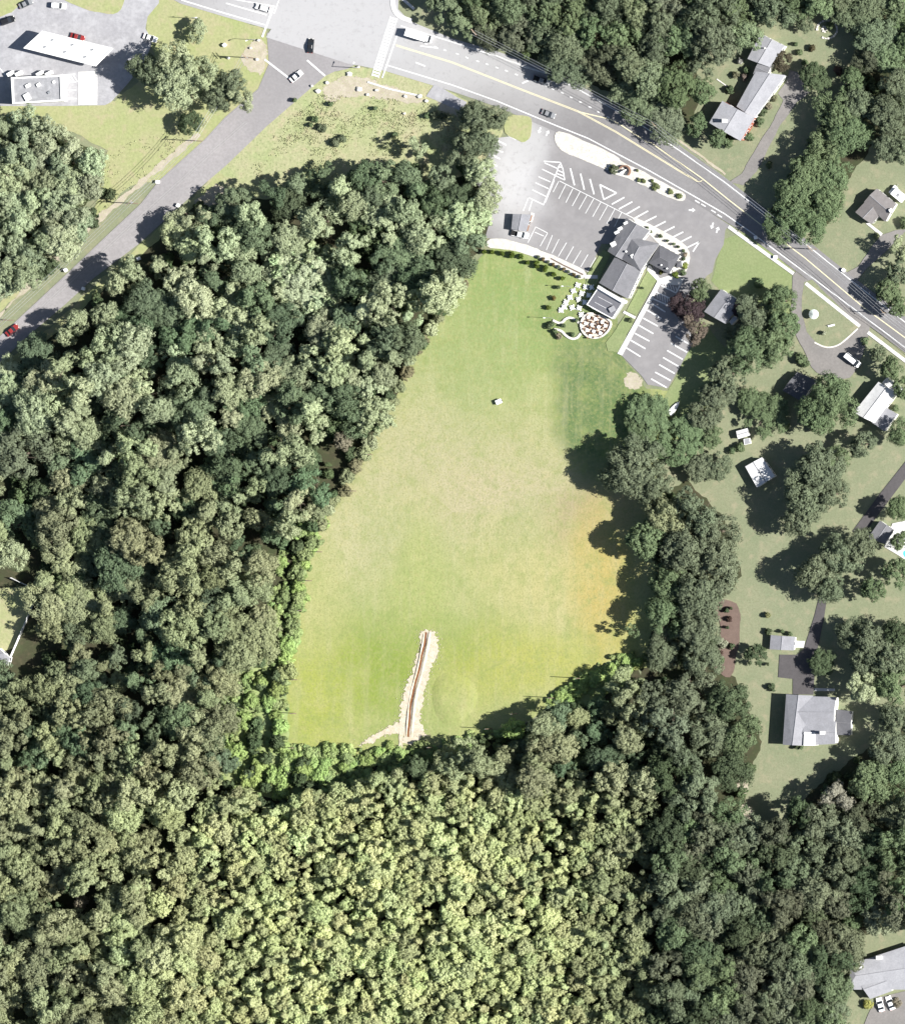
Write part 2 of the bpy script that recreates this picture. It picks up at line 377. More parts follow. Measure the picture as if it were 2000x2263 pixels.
for nm, pts, k in (('sandy corner with scattered stones beside the junction', cV((505, 80), (528, 75), (534, 120), (525, 150), (490, 140), (480, 105)), 0), ('sandy patch with boulders at the meadow top', cV((640, 170), (700, 148), (745, 160), (830, 190), (850, 212), (760, 195), (700, 190), (650, 210)), 0),
                    ('bare pink soil at the end of the lower lot', cV((1252, 740), (1278, 748), (1284, 768), (1262, 780), (1242, 768)), 0), ('bare gravel drive into the wood off the side road', cV((440, 362), (455, 395), (400, 425), (385, 402), (415, 380)), 0),
                    ('bare earth at the wood edge near the lower house', cV((1470, 1555), (1490, 1555), (1492, 1585), (1470, 1590)), 0), ('pale earth patch in the dark wood below the house', cV((1475, 1605), (1500, 1605), (1500, 1635), (1478, 1632)), 0), ('bare dirt behind the meadow top', cV((865, 190), (930, 215), (925, 235), (880, 225)), 0)):
    sheet('bare_soil', pts, 'sandy_soil', .10, nm, 'soil', -1, 1)
sheet('lawn', cM((960, 1470), (1500, 1290), (1560, 1400), (1100, 1560), (1000, 1620)), 'garden_lawn', .09, 'brown lawn strip above the bottom right house', 'lawn', 1)
sheet('lawn', cM((970, 1780), (1180, 1810), (1230, 1900), (1180, 2060), (990, 2060)), 'garden_lawn', .09, 'small lawn left of the bottom right house', 'lawn', 1)
sheet('lawn', cO((-40, 1090), (250, 1060), (300, 1140), (110, 1560), (-40, 1600)), 'verge_grass', .09, 'sunlit back yard inside the white fence', 'lawn', 1)
for q_, lb in ((cV((460, 1290), (575, 1280), (575, 1480), (700, 1515), (690, 1570), (560, 1595), (435, 1565), (435, 1470)), 'bright grass strip between left wood and field'), (cV((1085, 1405), (1210, 1320), (1270, 1310), (1240, 1370), (1150, 1420)), 'bright grass strip at the lower right field corner')):
    sheet('verge', q_, 'lush_grass', .055, lb, 'grass', 2)
# grass tee mound in the field
mv, mf = [], []
mc = P(1003, 1543); NR, NS = 10, 40
for i in range(NR + 1):
    q = i / NR
    for k in range(NS):
        a = 6.2832 * k / NS; rr = q * 7.8 * (1 + .06 * math.sin(3 * a + 1))
        mv.append((mc.x + rr * math.cos(a), mc.y + rr * 1.15 * math.sin(a), -.02 + .42 * (1 - max(0, (q - .55) / .45) ** 1.5 if q > .55 else 1) * (1 if q < 1 else 0)))
for i in range(NR):
    for k in range(NS): mf.append((i * NS + k, i * NS + (k + 1) % NS, (i + 1) * NS + (k + 1) % NS, (i + 1) * NS + k))
tag(mesh('grass_mound', mv, mf, 'field_grass', None, True), 'low round grass mound right of the sandy ditch', 'mound', None, 'structure')

# ------------------------------------------------------------------ roads
side_w = [(595, 140), (571, 196), (498, 259), (452, 309), (352, 399), (312, 450), (230, 527), (155, 599), (36, 710), (-30, 772)]
side_e = [(719, 168), (666, 213), (590, 279), (500, 366), (454, 405), (415, 441), (305, 541), (210, 613), (147, 671), (55, 749), (-30, 832)]
road2 = sheet('side_road', [(590, 72), (690, 95), (800, 128), (770, 152), (740, 158)] + side_e + side_w[::-1], 'side_road_asphalt', .13, 'grey side road running down left from the junction', 'road')
north = [(882, -30), (880, 20), (905, 46), (1000, 85), (1100, 114), (1205, 151), (1266, 180), (1332, 217), (1415, 262), (1500, 321), (1600, 391), (1689, 460), (1764, 516), (1883, 611), (2015, 712)]
south = [(2015, 792), (1976, 762), (1777, 613), (1650, 518), (1513, 436), (1436, 392), (1300, 322), (1230, 292), (1100, 237), (1000, 202), (852, 157), (800, 146), (770, 141)]
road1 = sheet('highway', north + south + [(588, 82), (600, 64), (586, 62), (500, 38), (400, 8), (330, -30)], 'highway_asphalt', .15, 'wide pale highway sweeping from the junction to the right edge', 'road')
def line(parent, pts, wd, mat='paint_white', z=.17, name='road_line'):
    return sheet(name, ribbon(pts, wd), mat, z, parent=parent)
line(road1, [(402, 0), (500, 30), (586, 55)], 2.6); line(road1, [(852, 143), (1000, 188), (1100, 224), (1230, 278), (1300, 306), (1436, 378), (1513, 422), (1600, 472), (1650, 507), (1777, 601), (1976, 750), (2012, 778)], 2.4)
line(road1, [(886, 57), (1000, 93), (1102, 126), (1205, 161), (1266, 191), (1332, 228), (1415, 275), (1500, 332), (1600, 402), (1689, 471), (1764, 527), (1883, 622), (2012, 722)], 2.2)
for off in (-1.3, 1.3):
    line(road1, [(875, 100 + off), (1000, 138 + off), (1155, 199 + off), (1277, 246 + off), (1360, 291 + off), (1500, 377 + off), (1540, 400 + off)], 1.3, 'paint_yellow')
line(road1, cC((1000, 890), (1090, 912), (1250, 950), (1330, 990), (1560, 1140)) + cF((700, 330), (1290, 740), (1600, 990)) + cI((430, 712), (800, 990), (1380, 1480), (1830, 1810)), 2.2, 'paint_yellow')
line(road1, cF((1235, 775), (1275, 782), (1298, 762)), 1.6, 'paint_yellow')
for x, y in ((40, 430), (115, 460), (200, 488), (275, 512), (355, 540), (430, 565), (510, 595), (585, 622), (740, 682), (802, 710), (875, 742), (945, 778), (1020, 815), (1095, 855), (1165, 895), (1240, 935), (-60, 400), (-135, 375), (-210, 350)):
    (a, b), = cC((x, y)); line(road1, [(a - 3, b - 1.3), (a + 3, b + 1.3)], 2.6)
line(road1, cB((1260, 415), (1325, 440)), 3); line(road1, cB((1290, 305), (1410, 320)), 2.2); line(road1, cC((555, 665), (610, 640)), 3.5)
line(road1, [(500, 7), (590, 33)], 2.6); line(road1, [(606, 13), (580, 82)], 4.5, name='stop_line'); line(road1, cB((355, -10), (320, 90)), 2.5)
line(road1, [(878, 77), (845, 172)], 3.4, name='stop_line'); line(road1, [(480, -8), (608, 14)], 2)
line(road2, [(585, 131), (650, 181)], 4, name='stop_line'); line(road2, [(679, 133), (719, 168)], 4, name='stop_line')
cw = [(871, 38), (829, 170)]
a, b = Vector(cw[0]), Vector(cw[1]); d = (b - a).normalized(); nn = Vector((-d.y, d.x))
for s in (-8, 8): line(road1, [tuple(a + nn * s), tuple(b + nn * s)], 1.6, name='crosswalk_line')
for i in range(21):
    p = a.lerp(b, (i + .5) / 21); line(road1, [tuple(p - nn * 7), tuple(p + nn * 7)], 4.2, name='crosswalk_bar', z=.172)
for off in (-2.4, 2.4):
    line(road2, [(x + off * .7, y + off * .7) for x, y in [(545, 270), (470, 335), (400, 400), (330, 462), (250, 536), (180, 600), (60, 710), (-20, 785)]], .9, 'paint_worn')
line(road2, [(x + 3, y + 3) for x, y in side_w[1:]], .8, 'paint_worn')
for pts, lb in ((cI((40, 680), (690, 1150)), 'long white sidewalk between highway and green lawn'), (cI((810, 1245), (1350, 1675)), 'white sidewalk across the half-moon island'), (cI((1430, 1735), (1830, 2040)), 'white sidewalk at the right edge past the loop drive')):
    k = sheet('sidewalk', ribbon(pts, 7.5), 'concrete', .26, lb, 'sidewalk', thick=.2)
sheet('sidewalk', ribbon(smooth_poly(cB((1105, -20), (1110, 60), (1150, 110), (1235, 140)), False, 2), 10), 'concrete', .27, 'curved white sidewalk corner at the top of the crosswalk', 'sidewalk', thick=.2)
sheet('sidewalk', ribbon(cB((1170, -10), (1250, 60)), 6), 'concrete', .27, 'short white path running off the top edge by the crosswalk', 'sidewalk', thick=.2)
sheet('kerb', ribbon(cC((340, 440), (560, 530), (740, 582)), 3.5), 'concrete', .29, 'pale kerb along the upper side of the highway', 'kerb', thick=.2)
sheet('kerb', ribbon(cB((940, 545), (1080, 590), (1300, 640)), 4), 'concrete', .29, 'pale kerb at the meadow top by the crosswalk', 'kerb', thick=.2)
sheet('shoulder', ribbon(cF((1000, 300), (1130, 375), (1560, 700)), 5), 'sandy_soil', .14, 'gravel shoulder between highway and brick house lawn', 'shoulder', 1)
sheet('shoulder', cB((1385, 560), (1600, 680), (1560, 740), (1330, 640)), 'forecourt_asphalt', .14, 'paved lay-by between highway and meadow', 'road', .5)
# petrol station forecourt
fore = sheet('forecourt', cA((-30, -30), (1060, -30), (1060, 20), (985, 110), (970, 190), (1010, 260), (1010, 300), (960, 420), (850, 560), (740, 680), (700, 700), (420, 705), (80, 705), (-30, 705)), 'forecourt_asphalt', .12, 'pale grey forecourt of the petrol station', 'forecourt')
sheet('grass_island', cA((400, -30), (440, 5), (560, 60), (700, 92), (770, 92), (820, 50), (838, -30)), 'verge_grass', .22, 'grass peninsula above the petrol station forecourt', 'grass', .6, 1, thick=.15)
sheet('grass_island', cA((-30, -30), (190, -30), (150, 20), (80, 80), (-30, 130)), 'verge_grass', .22, 'grass corner at the top left edge', 'grass', .6, thick=.15)
for s in (((420, 492), (420, 660)), ((505, 492), (420, 500)), ((430, 600), (510, 600)), ((430, 655), (510, 655)), ((425, 545), (510, 545))): line(fore, cA(*s), 1.6, z=.135, name='stall_line')
for i in range(4): line(fore, cA((425 + i * 22, 500), (455 + i * 22, 545)), 1.5, z=.137, name='hatch_line')
line(fore, cA((-10, 440), (40, 500)), 2, z=.136, name='stall_line')
pad = sheet('concrete_pad', cA((524, 478), (650, 472), (648, 698), (522, 696)), 'concrete', .23, 'white concrete pad beside the petrol station shop', 'pad', thick=.15)
for x, y in ((560, 515), (553, 630), (612, 655), (625, 500)):
    (a, b), = cA((x, y)); q = P(a, b, .25); MB().tube([(q.x, q.y, .24), (q.x, q.y, .262)], .4, 12).build('manhole_cover', 'metal_grey', pad)

# ------------------------------------------------------------------ restaurant parking lot
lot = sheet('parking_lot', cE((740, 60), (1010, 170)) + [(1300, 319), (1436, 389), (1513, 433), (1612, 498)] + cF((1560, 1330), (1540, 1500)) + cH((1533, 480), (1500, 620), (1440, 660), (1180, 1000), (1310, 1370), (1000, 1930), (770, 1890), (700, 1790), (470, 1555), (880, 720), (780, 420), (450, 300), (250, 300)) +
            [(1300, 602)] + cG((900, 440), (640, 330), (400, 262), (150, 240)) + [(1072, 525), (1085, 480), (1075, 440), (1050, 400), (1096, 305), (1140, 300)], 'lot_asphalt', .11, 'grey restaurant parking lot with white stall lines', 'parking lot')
sheet('grass_island', cE((430, 20), (700, 30), (755, 85), (745, 300), (700, 360), (640, 388), (545, 350), (400, 290), (380, 150)), 'verge_grass', .22, 'small green grass island at the parking lot entrance', 'grass', .5, 1, thick=.15)
isl = smooth_poly(cC((812, 1095), (830, 1045), (900, 1055), (1000, 1105), (1150, 1165), (1330, 1255)) + cF((350, 545), (600, 650), (760, 740), (960, 850), (1105, 915), (1105, 980), (1050, 1010), (900, 960), (700, 860), (480, 755), (330, 705), (230, 662)) + cC((1240, 1362), (1080, 1292), (880, 1212), (820, 1150)), True, 1)
sheet('gravel_island', isl, 'pale_gravel', .25, 'long white gravel island between parking lot and highway', 'gravel bed', .5, thick=.18)
def stalls(c, segs, wd, z=.125, mat='paint_white'):
    for s in segs:
        pts = c(*[(s[i], s[i + 1]) for i in range(0, len(s), 2)])
        for a_, b_ in zip(pts[:-1], pts[1:]): line(lot, [a_, b_], wd, mat, z, 'stall_line')
stalls(cE, [(430, 290, 545, 350), (310, 370, 415, 425), (270, 480, 370, 520), (200, 545, 330, 610), (140, 630, 290, 705), (70, 715, 240, 800), (30, 810, 220, 890)], 3.2)
stalls(cE, [(1125, 680, 905, 1225), (1052, 890, 930, 1190), (920, 660, 1090, 735), (890, 745, 1190, 890), (840, 845, 1000, 915), (800, 925, 975, 1005), (760, 1020, 945, 1110), (715, 1125, 910, 1220), (705, 1130, 640, 1300), (760, 1150, 715, 1300)], 2.2)
stalls(cE, [(910, 640, 1130, 655, 1165, 740, 1190, 890), (1100, 705, 1150, 725), (1085, 755, 1165, 790), (1075, 800, 1180, 838)], 2.4, .127)
stalls(cE, [(1110, 905, 1035, 1050), (1205, 950, 1110, 1140), (1300, 1000, 1205, 1190), (1395, 1045, 1290, 1235), (1485, 1095, 1380, 1280), (1575, 1140, 1465, 1335), (1670, 1185, 1560, 1380), (1760, 1230, 1650, 1425), (1855, 1278, 1750, 1470), (1945, 1322, 1850, 1510), (1120, 902, 2150, 1420)], 1.4, .129)
stalls(cE, [(1265, 735, 1320, 960), (1400, 805, 1450, 1020), (1525, 875, 1580, 1080)], 3.4)
stalls(cF, [(130, 815, 320, 910, 175, 985, 130, 815), (410, 960, 265, 1040), (500, 1010, 345, 1095), (585, 1065, 430, 1155), (680, 1115, 535, 1195), (775, 1175, 625, 1250), (880, 1235, 730, 1310), (980, 1295, 830, 1370), (1080, 1355, 930, 1430), (1175, 1405, 1010, 1490), (1265, 1465, 1100, 1545), (1265, 1465, 1190, 1580)], 3.0)
stalls(cG, [(690, 110, 600, 290), (690, 110, 825, 180, 740, 330), (680, 170, 780, 215), (880, 205, 810, 375), (955, 250, 875, 410), (1040, 290, 945, 450), (1120, 335, 1030, 490), (1205, 380, 1115, 530), (1285, 425, 1200, 570), (1375, 460, 1280, 620)], 1.5)
stalls(cH, [(920, 770, 1090, 855, 1175, 690), (860, 840, 1050, 930, 1010, 1000, 830, 920), (810, 970, 970, 1070), (765, 1050, 925, 1145), (720, 1140, 885, 1230), (670, 1220, 835, 1315), (625, 1310, 790, 1400), (580, 1390, 745, 1485), (530, 1475, 690, 1575),
            (1085, 1345, 1250, 1440, 1300, 1365, 1240, 1335), (1035, 1425, 1215, 1525), (990, 1505, 1165, 1605), (945, 1585, 1120, 1685), (900, 1665, 1075, 1765), (855, 1750, 1030, 1845), (810, 1825, 985, 1925)], 3.0)
for i in range(6): stalls(cH, [(875 + i * 28, 850 + i * 13, 885 + i * 28, 920 + i * 15), (925 + i * 32, 715 + i * 14, 945 + i * 32, 770 + i * 15)], 1.6, .131)
def arrow(x, y, ang, L=11):
    M = Matrix.Rotation(ang, 2); pts = [(-.5, -.12), (.05, -.12), (.05, -.34), (.5, 0), (.05, .34), (.05, .12), (-.5, .12)]
    sheet('direction_arrow', [(x + (M @ Vector(p))[0] * L, y + (M @ Vector(p))[1] * L) for p in pts], 'paint_white', .133, parent=lot)
for x, y, an in ((1180, 1105, 0), (1410, 1285, 1.9), (1470, 1330, -1.2)):
    (a, b), = cF((x, y)); arrow(a, b, an, 15)
for x, y, an in ((855, 230, 1.9), (960, 265, -1.1)):
    (a, b), = cE((x, y)); arrow(a, b, an, 14)
for x, y in ((1240, 1010), (1310, 1050), (1425, 1120), (1495, 1172)):
    (a, b), = cF((x, y)); line(lot, [(a - 5, b - 3), (a + 5, b + 3)], 2.6, z=.126)
sw = sheet('sidewalk', cH((770, 545), (800, 545), (905, 690), (1010, 660), (1175, 690), (1130, 770), (915, 755), (870, 840), (480, 1562), (428, 1540), (800, 870), (880, 720), (765, 600)), 'concrete', .25, 'white concrete walk along the lower restaurant parking lot', 'sidewalk', thick=.18)
sheet('sidewalk', cH((505, 1055), (640, 1125), (625, 1150), (490, 1080)), 'concrete', .24, 'short white path from the round patio to the lot', 'sidewalk', thick=.14)
sheet('sidewalk', cH((60, 650), (205, 655), (205, 695), (60, 692)), 'concrete', .24, 'short white path on the left of the restaurant hall', 'sidewalk', thick=.14)
sheet('lawn', cH((270, 365), (350, 410), (250, 650), (180, 780), (60, 780), (90, 690), (90, 640)), 'green_lawn', .14, 'small lawn left of the restaurant hall', 'lawn', .5)
sheet('lawn', cH((770, 600), (880, 700), (640, 1110), (530, 1060)), 'green_lawn', .14, 'lawn strip between restaurant and walk', 'lawn', .5)
sheet('lawn', cH((530, 1090), (625, 1150), (440, 1530), (320, 1510), (300, 1420)), 'green_lawn', .14, 'mown grass strip left of the lower parking lot', 'lawn', .6)
sheet('gravel_bed', smooth_poly(cH((580, 10), (640, 0), (1030, 200), (1190, 300), (1255, 420), (1225, 570), (1160, 690), (1010, 670), (1060, 560), (1130, 440), (900, 310), (790, 190)), True, 1), 'pale_gravel', .24, 'white gravel bed along the restaurant front', 'gravel bed', thick=.15)
brd = smooth_poly(cG((140, 245), (270, 240), (400, 262), (640, 330), (900, 440), (1100, 530), (1285, 625), (1220, 722), (1100, 665), (900, 562), (700, 462), (520, 402), (330, 362), (120, 352)), True, 1)
sheet('gravel_bed', brd, 'pale_gravel', .23, 'curved white gravel border between field and parking lot', 'gravel bed', .4, thick=.15)
sheet('flower_bed', ribbon(cG((860, 470), (1000, 545), (1230, 655)), 3.0), 'mulch', .26, 'narrow brown planting strip in the white gravel border', 'flower bed')

# ------------------------------------------------------------------ driveways and yards on the right
sheet('driveway', cD((880, 555), (955, 580), (1045, 735), (940, 820), (800, 1010), (700, 1210), (620, 1370), (510, 1480), (400, 1455), (500, 1385), (610, 1190), (755, 960), (830, 800), (790, 745), (860, 640)), 'drive_asphalt', .10, 'pale driveway from the long brick house to the highway', 'driveway', .6)
sheet('driveway', cI((1700, 720), (1830, 700), (1640, 900), (1500, 1030), (1400, 1120), (1320, 1225), (1225, 1140), (1330, 1080), (1420, 960), (1480, 860), (1560, 770)), 'drive_asphalt', .10, 'grey driveway beside the taupe house', 'driveway', .6)
sheet('driveway', smooth_poly(cJ((905, -20), (1015, 60), (1480, 380), (1540, 430), (1430, 760), (1340, 875), (1120, 830), (1040, 745), (1005, 640), (950, 550), (905, 440), (888, 330), (903, 180)), True, 1), 'drive_asphalt', .10, 'grey loop driveway round the half-moon island', 'driveway', .5)
sheet('grass_island', cJ((1000, 85), (978, 200), (980, 340), (1020, 480), (1085, 562), (1170, 607), (1260, 592), (1330, 535), (1445, 440), (1060, 65)), 'garden_lawn', .13, 'half-moon grass island inside the loop drive', 'grass', .5)
sheet('stone_edging', ribbon(smooth_poly(cJ((1080, 566), (1170, 610), (1262, 596), (1335, 540), (1425, 455)), False, 2), 3.2), 'stone_white', .22, 'pale stone edging of the half-moon island', 'edging', thick=.12)
sheet('driveway', cK((1830, 250), (1560, 590), (1335, 900), (1420, 945), (1560, 760), (1830, 400)), 'dark_asphalt', .10, 'dark driveway at the right edge above the pool patio', 'driveway')
sheet('driveway', cL((1050, 40), (1115, 60), (1085, 260), (1040, 480), (1015, 600), (1000, 780), (990, 945), (808, 940), (808, 805), (678, 790), (690, 588), (840, 590), (905, 540), (950, 400), (1000, 240)), 'dark_asphalt', .10, 'dark driveway of the grey gabled house', 'driveway')
sheet('driveway', cM((1190, 2060), (1230, 1960), (1290, 1850), (1500, 1800), (1560, 1800), (1560, 2060)), 'drive_asphalt', .10, 'driveway in front of the bottom right house', 'driveway')
sheet('mulch_bed', smooth_poly(cL((120, 110), (230, 100), (345, 145), (335, 500), (305, 610), (270, 790), (190, 790), (70, 640), (150, 440), (180, 330), (115, 200)), True, 1), 'mulch', .13, 'reddish brown mulch bed with round shrubs', 'flower bed', .8)
sheet('patio', cK((1690, 830), (1830, 800), (1830, 1170), (1740, 1110), (1620, 1040)), 'concrete', .20, 'white concrete patio round the pool at the right edge', 'patio', thick=.12)
pl = sheet('swimming_pool', smooth_poly(cK((1775, 1085), (1830, 1050), (1830, 1150), (1800, 1135)), True, 2), 'pool_water', .215, 'corner of a turquoise swimming pool at the right edge', 'pool', kind='structure')
sheet('path', cL((820, 465), (915, 468), (905, 528), (818, 525)), 'concrete', .14, 'pale slab ramp beside the small grey shed', 'path')
sheet('path', cL((1000, 885), (1180, 890), (1180, 912), (1000, 912)), 'concrete', .14, 'pale walk along the front of the grey gabled house', 'path')
sheet('path', cI((1410, 650), (1440, 640), (1580, 750), (1560, 775)), 'concrete', .14, 'pale front walk of the taupe house', 'path')

# ------------------------------------------------------------------ ditch in the field
dt = sheet('sandy_ditch_bank', cN((700, 97), (727, 90), (768, 104), (783, 130), (780, 200), (738, 300), (711, 400), (696, 530), (728, 588), (650, 625), (618, 620), (616, 570), (545, 580), (470, 618), (410, 632), (510, 565), (598, 520), (618, 400), (659, 280), (695, 180)), 'spoil', .12, 'pale sandy spoil bank beside the ditch in the field', 'ditch', -1)
dl = cN((727, 100), (718, 160), (703, 230), (690, 290), (668, 370), (656, 430), (650, 480), (646, 540), (642, 592))
for s, wd, hh in ((-1, 5.0, .5), (1, 9.5, .6)):
    mv, mf = [], []
    for i, p in enumerate(dl):
        for k in range(6):
            q = k / 5; x = p[0] + s * (2.4 + q * wd) + .8 * math.sin(i * 2.1 + k); z = .10 + hh * math.sin(math.pi * min(q * 1.0, 1)) * (.8 + .3 * math.sin(i * 1.3 + s)) * (0.5 if i in (0, len(dl) - 1) else 1)
            mv.append(P(x, p[1], z))
        if i:
            for k in range(5): mf.append(((i - 1) * 6 + k, (i - 1) * 6 + k + 1, i * 6 + k + 1, i * 6 + k))
    tag(mesh('spoil_ridge', mv, mf, 'spoil', None, True), 'low ridge of pale spoil along the ' + ('left' if s < 0 else 'right') + ' side of the ditch', 'ridge', None, 'structure')
sheet('ditch', ribbon(dl, 4.6), 'red_soil', .15, 'narrow red-brown ditch running down the field', 'ditch', .5)
sheet('path', cN((600, 570), (622, 572), (612, 665), (596, 665)), 'spoil', .17, 'short white track from the ditch into the wood', 'path', 1)

# ------------------------------------------------------------------ houses
WIN = {}
def shared_box(mat):
    if mat not in WIN:
        o = MB().box((0, 0, 0), (1, 1, 1)); me = bpy.data.meshes.new('pane'); me.from_pydata(o.v, [], o.f); me.materials.append(MATS[mat]); WIN[mat] = me
    return WIN[mat]
def windows(root, a, b, z, n, hgt=1.3, wid=1.0):
    d = (b - a); L = d.length; d.normalize(); nr = Vector((d.y, -d.x, 0)); ang = math.atan2(d.y, d.x)
    for i in range(n):
        p = a + d * L * (i + .5) / n - root.location
        for sx in (1,):
            f = shared('window', shared_box('trim_white'), root, (p.x + nr.x * .02, p.y + nr.y * .02, z), ang, (wid + .2, .12, hgt + .2))
            q = shared('pane', shared_box('glass_dark'), f, (0, -.09, 0), 0, (wid / (wid + .2), 1, hgt / (hgt + .2)))
            f.matrix_parent_inverse.identity()
def block(root, quad, eave, rise, roof='shingle_grey', wall='siding_white', hip=0.0, over=.2, win=(3, 1), parapet=False):
    """one wing: quad = photo pixels of the eave corners, ridge parallel to q0->q1"""
    o = root.location; rise = rise * .5
    q = [P(x, y, eave) for x, y in quad]
    area = sum(q[i].x * q[(i + 1) % 4].y - q[(i + 1) % 4].x * q[i].y for i in range(4))
    if area < 0: q = [q[1], q[0], q[3], q[2]]
    q = [Vector((p.x, p.y, 0)) for p in q]
    u = (q[1] - q[0]).normalized(); v = (q[3] - q[0]).normalized()
    i = [q[0] + (u + v) * over, q[1] + (v - u) * over, q[2] - (u + v) * over, q[3] + (u - v) * over]
    Z = lambda p, z: (p.x - o.x, p.y - o.y, z)
    w = MB()
    if rise > 0 and not parapet:
        m0, m1 = (i[0] + i[3]) / 2, (i[1] + i[2]) / 2
        gz = eave + rise * .93 if hip == 0 else eave
        vs = [Z(p, 0) for p in i] + [Z(p, eave - .02) for p in i] + [Z(m0, gz), Z(m1, gz)]
        w.add(vs, [(0, 1, 5, 4), (2, 3, 7, 6), (1, 2, 6, 9, 5), (3, 0, 4, 8, 7)])
        w.build('wall', wall, root)
        r0, r1 = (q[0] + q[3]) / 2, (q[1] + q[2]) / 2
        L = (r1 - r0); r0 = r0 + L * hip; r1 = r1 - L * hip
        top = [Z(p, eave) for p in q] + [Z(r0, eave + rise), Z(r1, eave + rise)]
        t = .18; low = [(x, y, z - t) for x, y, z in top]
        fs = [(0, 1, 5, 4), (2, 3, 4, 5)] + ([(3, 0, 4), (1, 2, 5)] if hip else [])
        bot = [tuple(k + 6 for k in f[::-1]) for f in fs]
        rim = [(0, 1), (1, 2), (2, 3), (3, 0)] if hip else [(0, 1), (1, 5), (5, 2), (2, 3), (3, 4), (4, 0)]
        rf = MB().add(top + low, fs + bot + [(a, b, b + 6, a + 6) for a, b in rim]).build('roof', roof, root)
        rd = MB().tube([Vector(Z(r0, eave + rise + .02)), Vector(Z(r1, eave + rise + .02))], .11, 6).build('ridge_cap', 'shingle_pale' if roof != 'shingle_dark' else 'shingle_grey', rf)
    else:
        w.prism([Z(p, 0) for p in q], 0, eave - .25); w.build('wall', wall, root)
        rf = MB().prism([Z(p, 0) for p in i], eave - .25, eave - .05).build('roof', roof, root)
        pw = MB()
        for k in range(4):
            a, b = q[k], q[(k + 1) % 4]; c, d = i[(k + 1) % 4], i[k]
            pw.prism([Z(a, 0), Z(b, 0), Z(c, 0), Z(d, 0)], eave - .25, eave + (.35 if parapet else .05))
        pw.build('parapet' if parapet else 'roof_edge', 'trim_white', rf)
    if win[0]:
        zz = max(1.4, eave * .5)
        windows(root, i[0], i[1], zz, win[0]); windows(root, i[2], i[3], zz, win[0])
        if win[1]: windows(root, i[1], i[2], zz, win[1]); windows(root, i[3], i[0], zz, win[1])
    return rf
def chimney(root, x, y, z, mat='brick_red', s=.8, h=1.4):
    p = P(x, y, z) - root.location
    c = MB().box((p.x, p.y, z - .3), (s, s, h + 1.6)).build('chimney', mat, root)
    MB().box((p.x, p.y, z + h / 2 - .3 + .85), (s + .16, s + .16, .14)).build('chimney_cap', 'concrete', c)
def house(name, label, cat, x, y):
    return thing(name, label, cat, P(x, y, 0)); 
def vent(root, x, y, z, d=(1.2, 1.0, .8), mat='trim_white', name='roof_vent'):
    p = P(x, y, z) - root.location
    return MB().box((p.x, p.y, z), d, .5).build(name, mat, root)
def door(root, x, y, z0, rz, wd=1.0, ht=2.1, mat='siding_brown'):
    p = P(x, y, z0) - root.location
    o = MB().box((p.x, p.y, z0 + ht / 2), (wd, .14, ht), rz).build('door', mat, root)
    MB().box((p.x + .38 * wd * math.cos(rz), p.y + .38 * wd * math.sin(rz), z0 + 1.0), (.07, .26, .1), rz).build('handle', 'metal_grey', o)

# petrol station: canopy and shop
qc = cA((158, 320), (283, 205), (755, 320), (637, 440))
ctr = (sum(p[0] for p in qc) / 4, sum(p[1] for p in qc) / 4)
cn = house('fuel_canopy', 'long white flat canopy over the petrol pumps', 'canopy', *ctr); mark('white fuel canopy', *ctr)
CZ = 5.6
q = [P(x, y, CZ) - cn.location for x, y in qc]
rf = MB().prism(q, CZ - .8, CZ - .2).build('roof', 'roof_white', cn)
i = [p * .965 for p in q]
pw = MB()
for k in range(4): pw.prism([q[k], q[(k + 1) % 4], i[(k + 1) % 4], i[k]], CZ - .2, CZ)
pw.build('roof_edge', 'trim_white', rf)
for u_, v_ in ((.22, .3), (.22, .7), (.5, .3), (.5, .7), (.78, .3), (.78, .7)):
    a = q[1].lerp(q[2], u_).lerp(q[0].lerp(q[3], u_), v_)
    MB().box((a.x, a.y, (CZ - .8) / 2), (.4, .4, CZ - .82)).build('post', 'trim_white', cn)
    MB().box((a.x, a.y, CZ - .14), (.9, .5, .12), .3).build('roof_hatch', 'metal_grey', cn)
for u_ in (.3, .6):
    for v_ in (.35, .65):
        a = q[1].lerp(q[2], u_).lerp(q[0].lerp(q[3], u_), v_)
        pm = thing('fuel_pump', 'white fuel pump under the %s %s part of the canopy' % ('upper' if v_ < .5 else 'lower', 'left' if u_ < .5 else 'right'), 'pump', (cn.location.x + a.x, cn.location.y + a.y, .13), .3, 'pumps under the fuel canopy')
        MB().box((0, 0, .9), (1.0, .6, 1.8)).build('body', 'trim_white', pm); MB().box((0, -.32, 1.3), (.7, .06, .5)).build('screen', 'glass_dark', pm)
sp = house('station_shop', 'flat roofed petrol station shop with white parapet', 'shop', 82, 198); mark('flat roofed station shop', 82, 198)
block(sp, cA((78, 515), (412, 498), (420, 672), (88, 692)), 4.6, 0, 'roof_membrane', 'siding_white', win=(5, 2), parapet=True, over=.5)
for x, y, d in ((190, 570, (1.6, 1.0, .9)), (260, 565, (1.2, 1.0, .8)), (185, 645, (1.8, 2.2, 1.1)), (330, 615, (.9, .7, .6)), (360, 545, (.8, .8, .5))): vent(sp, x / 3.01, y / 3.01, 4.7, d, 'metal_grey' if x == 330 else 'trim_white', 'rooftop_unit')
for x in (75, 130, 270, 330): vent(sp, x / 3.01, 490 / 3.01, 1.0, (2.2, 1.1, 1.6), 'trim_white', 'ice_chest')

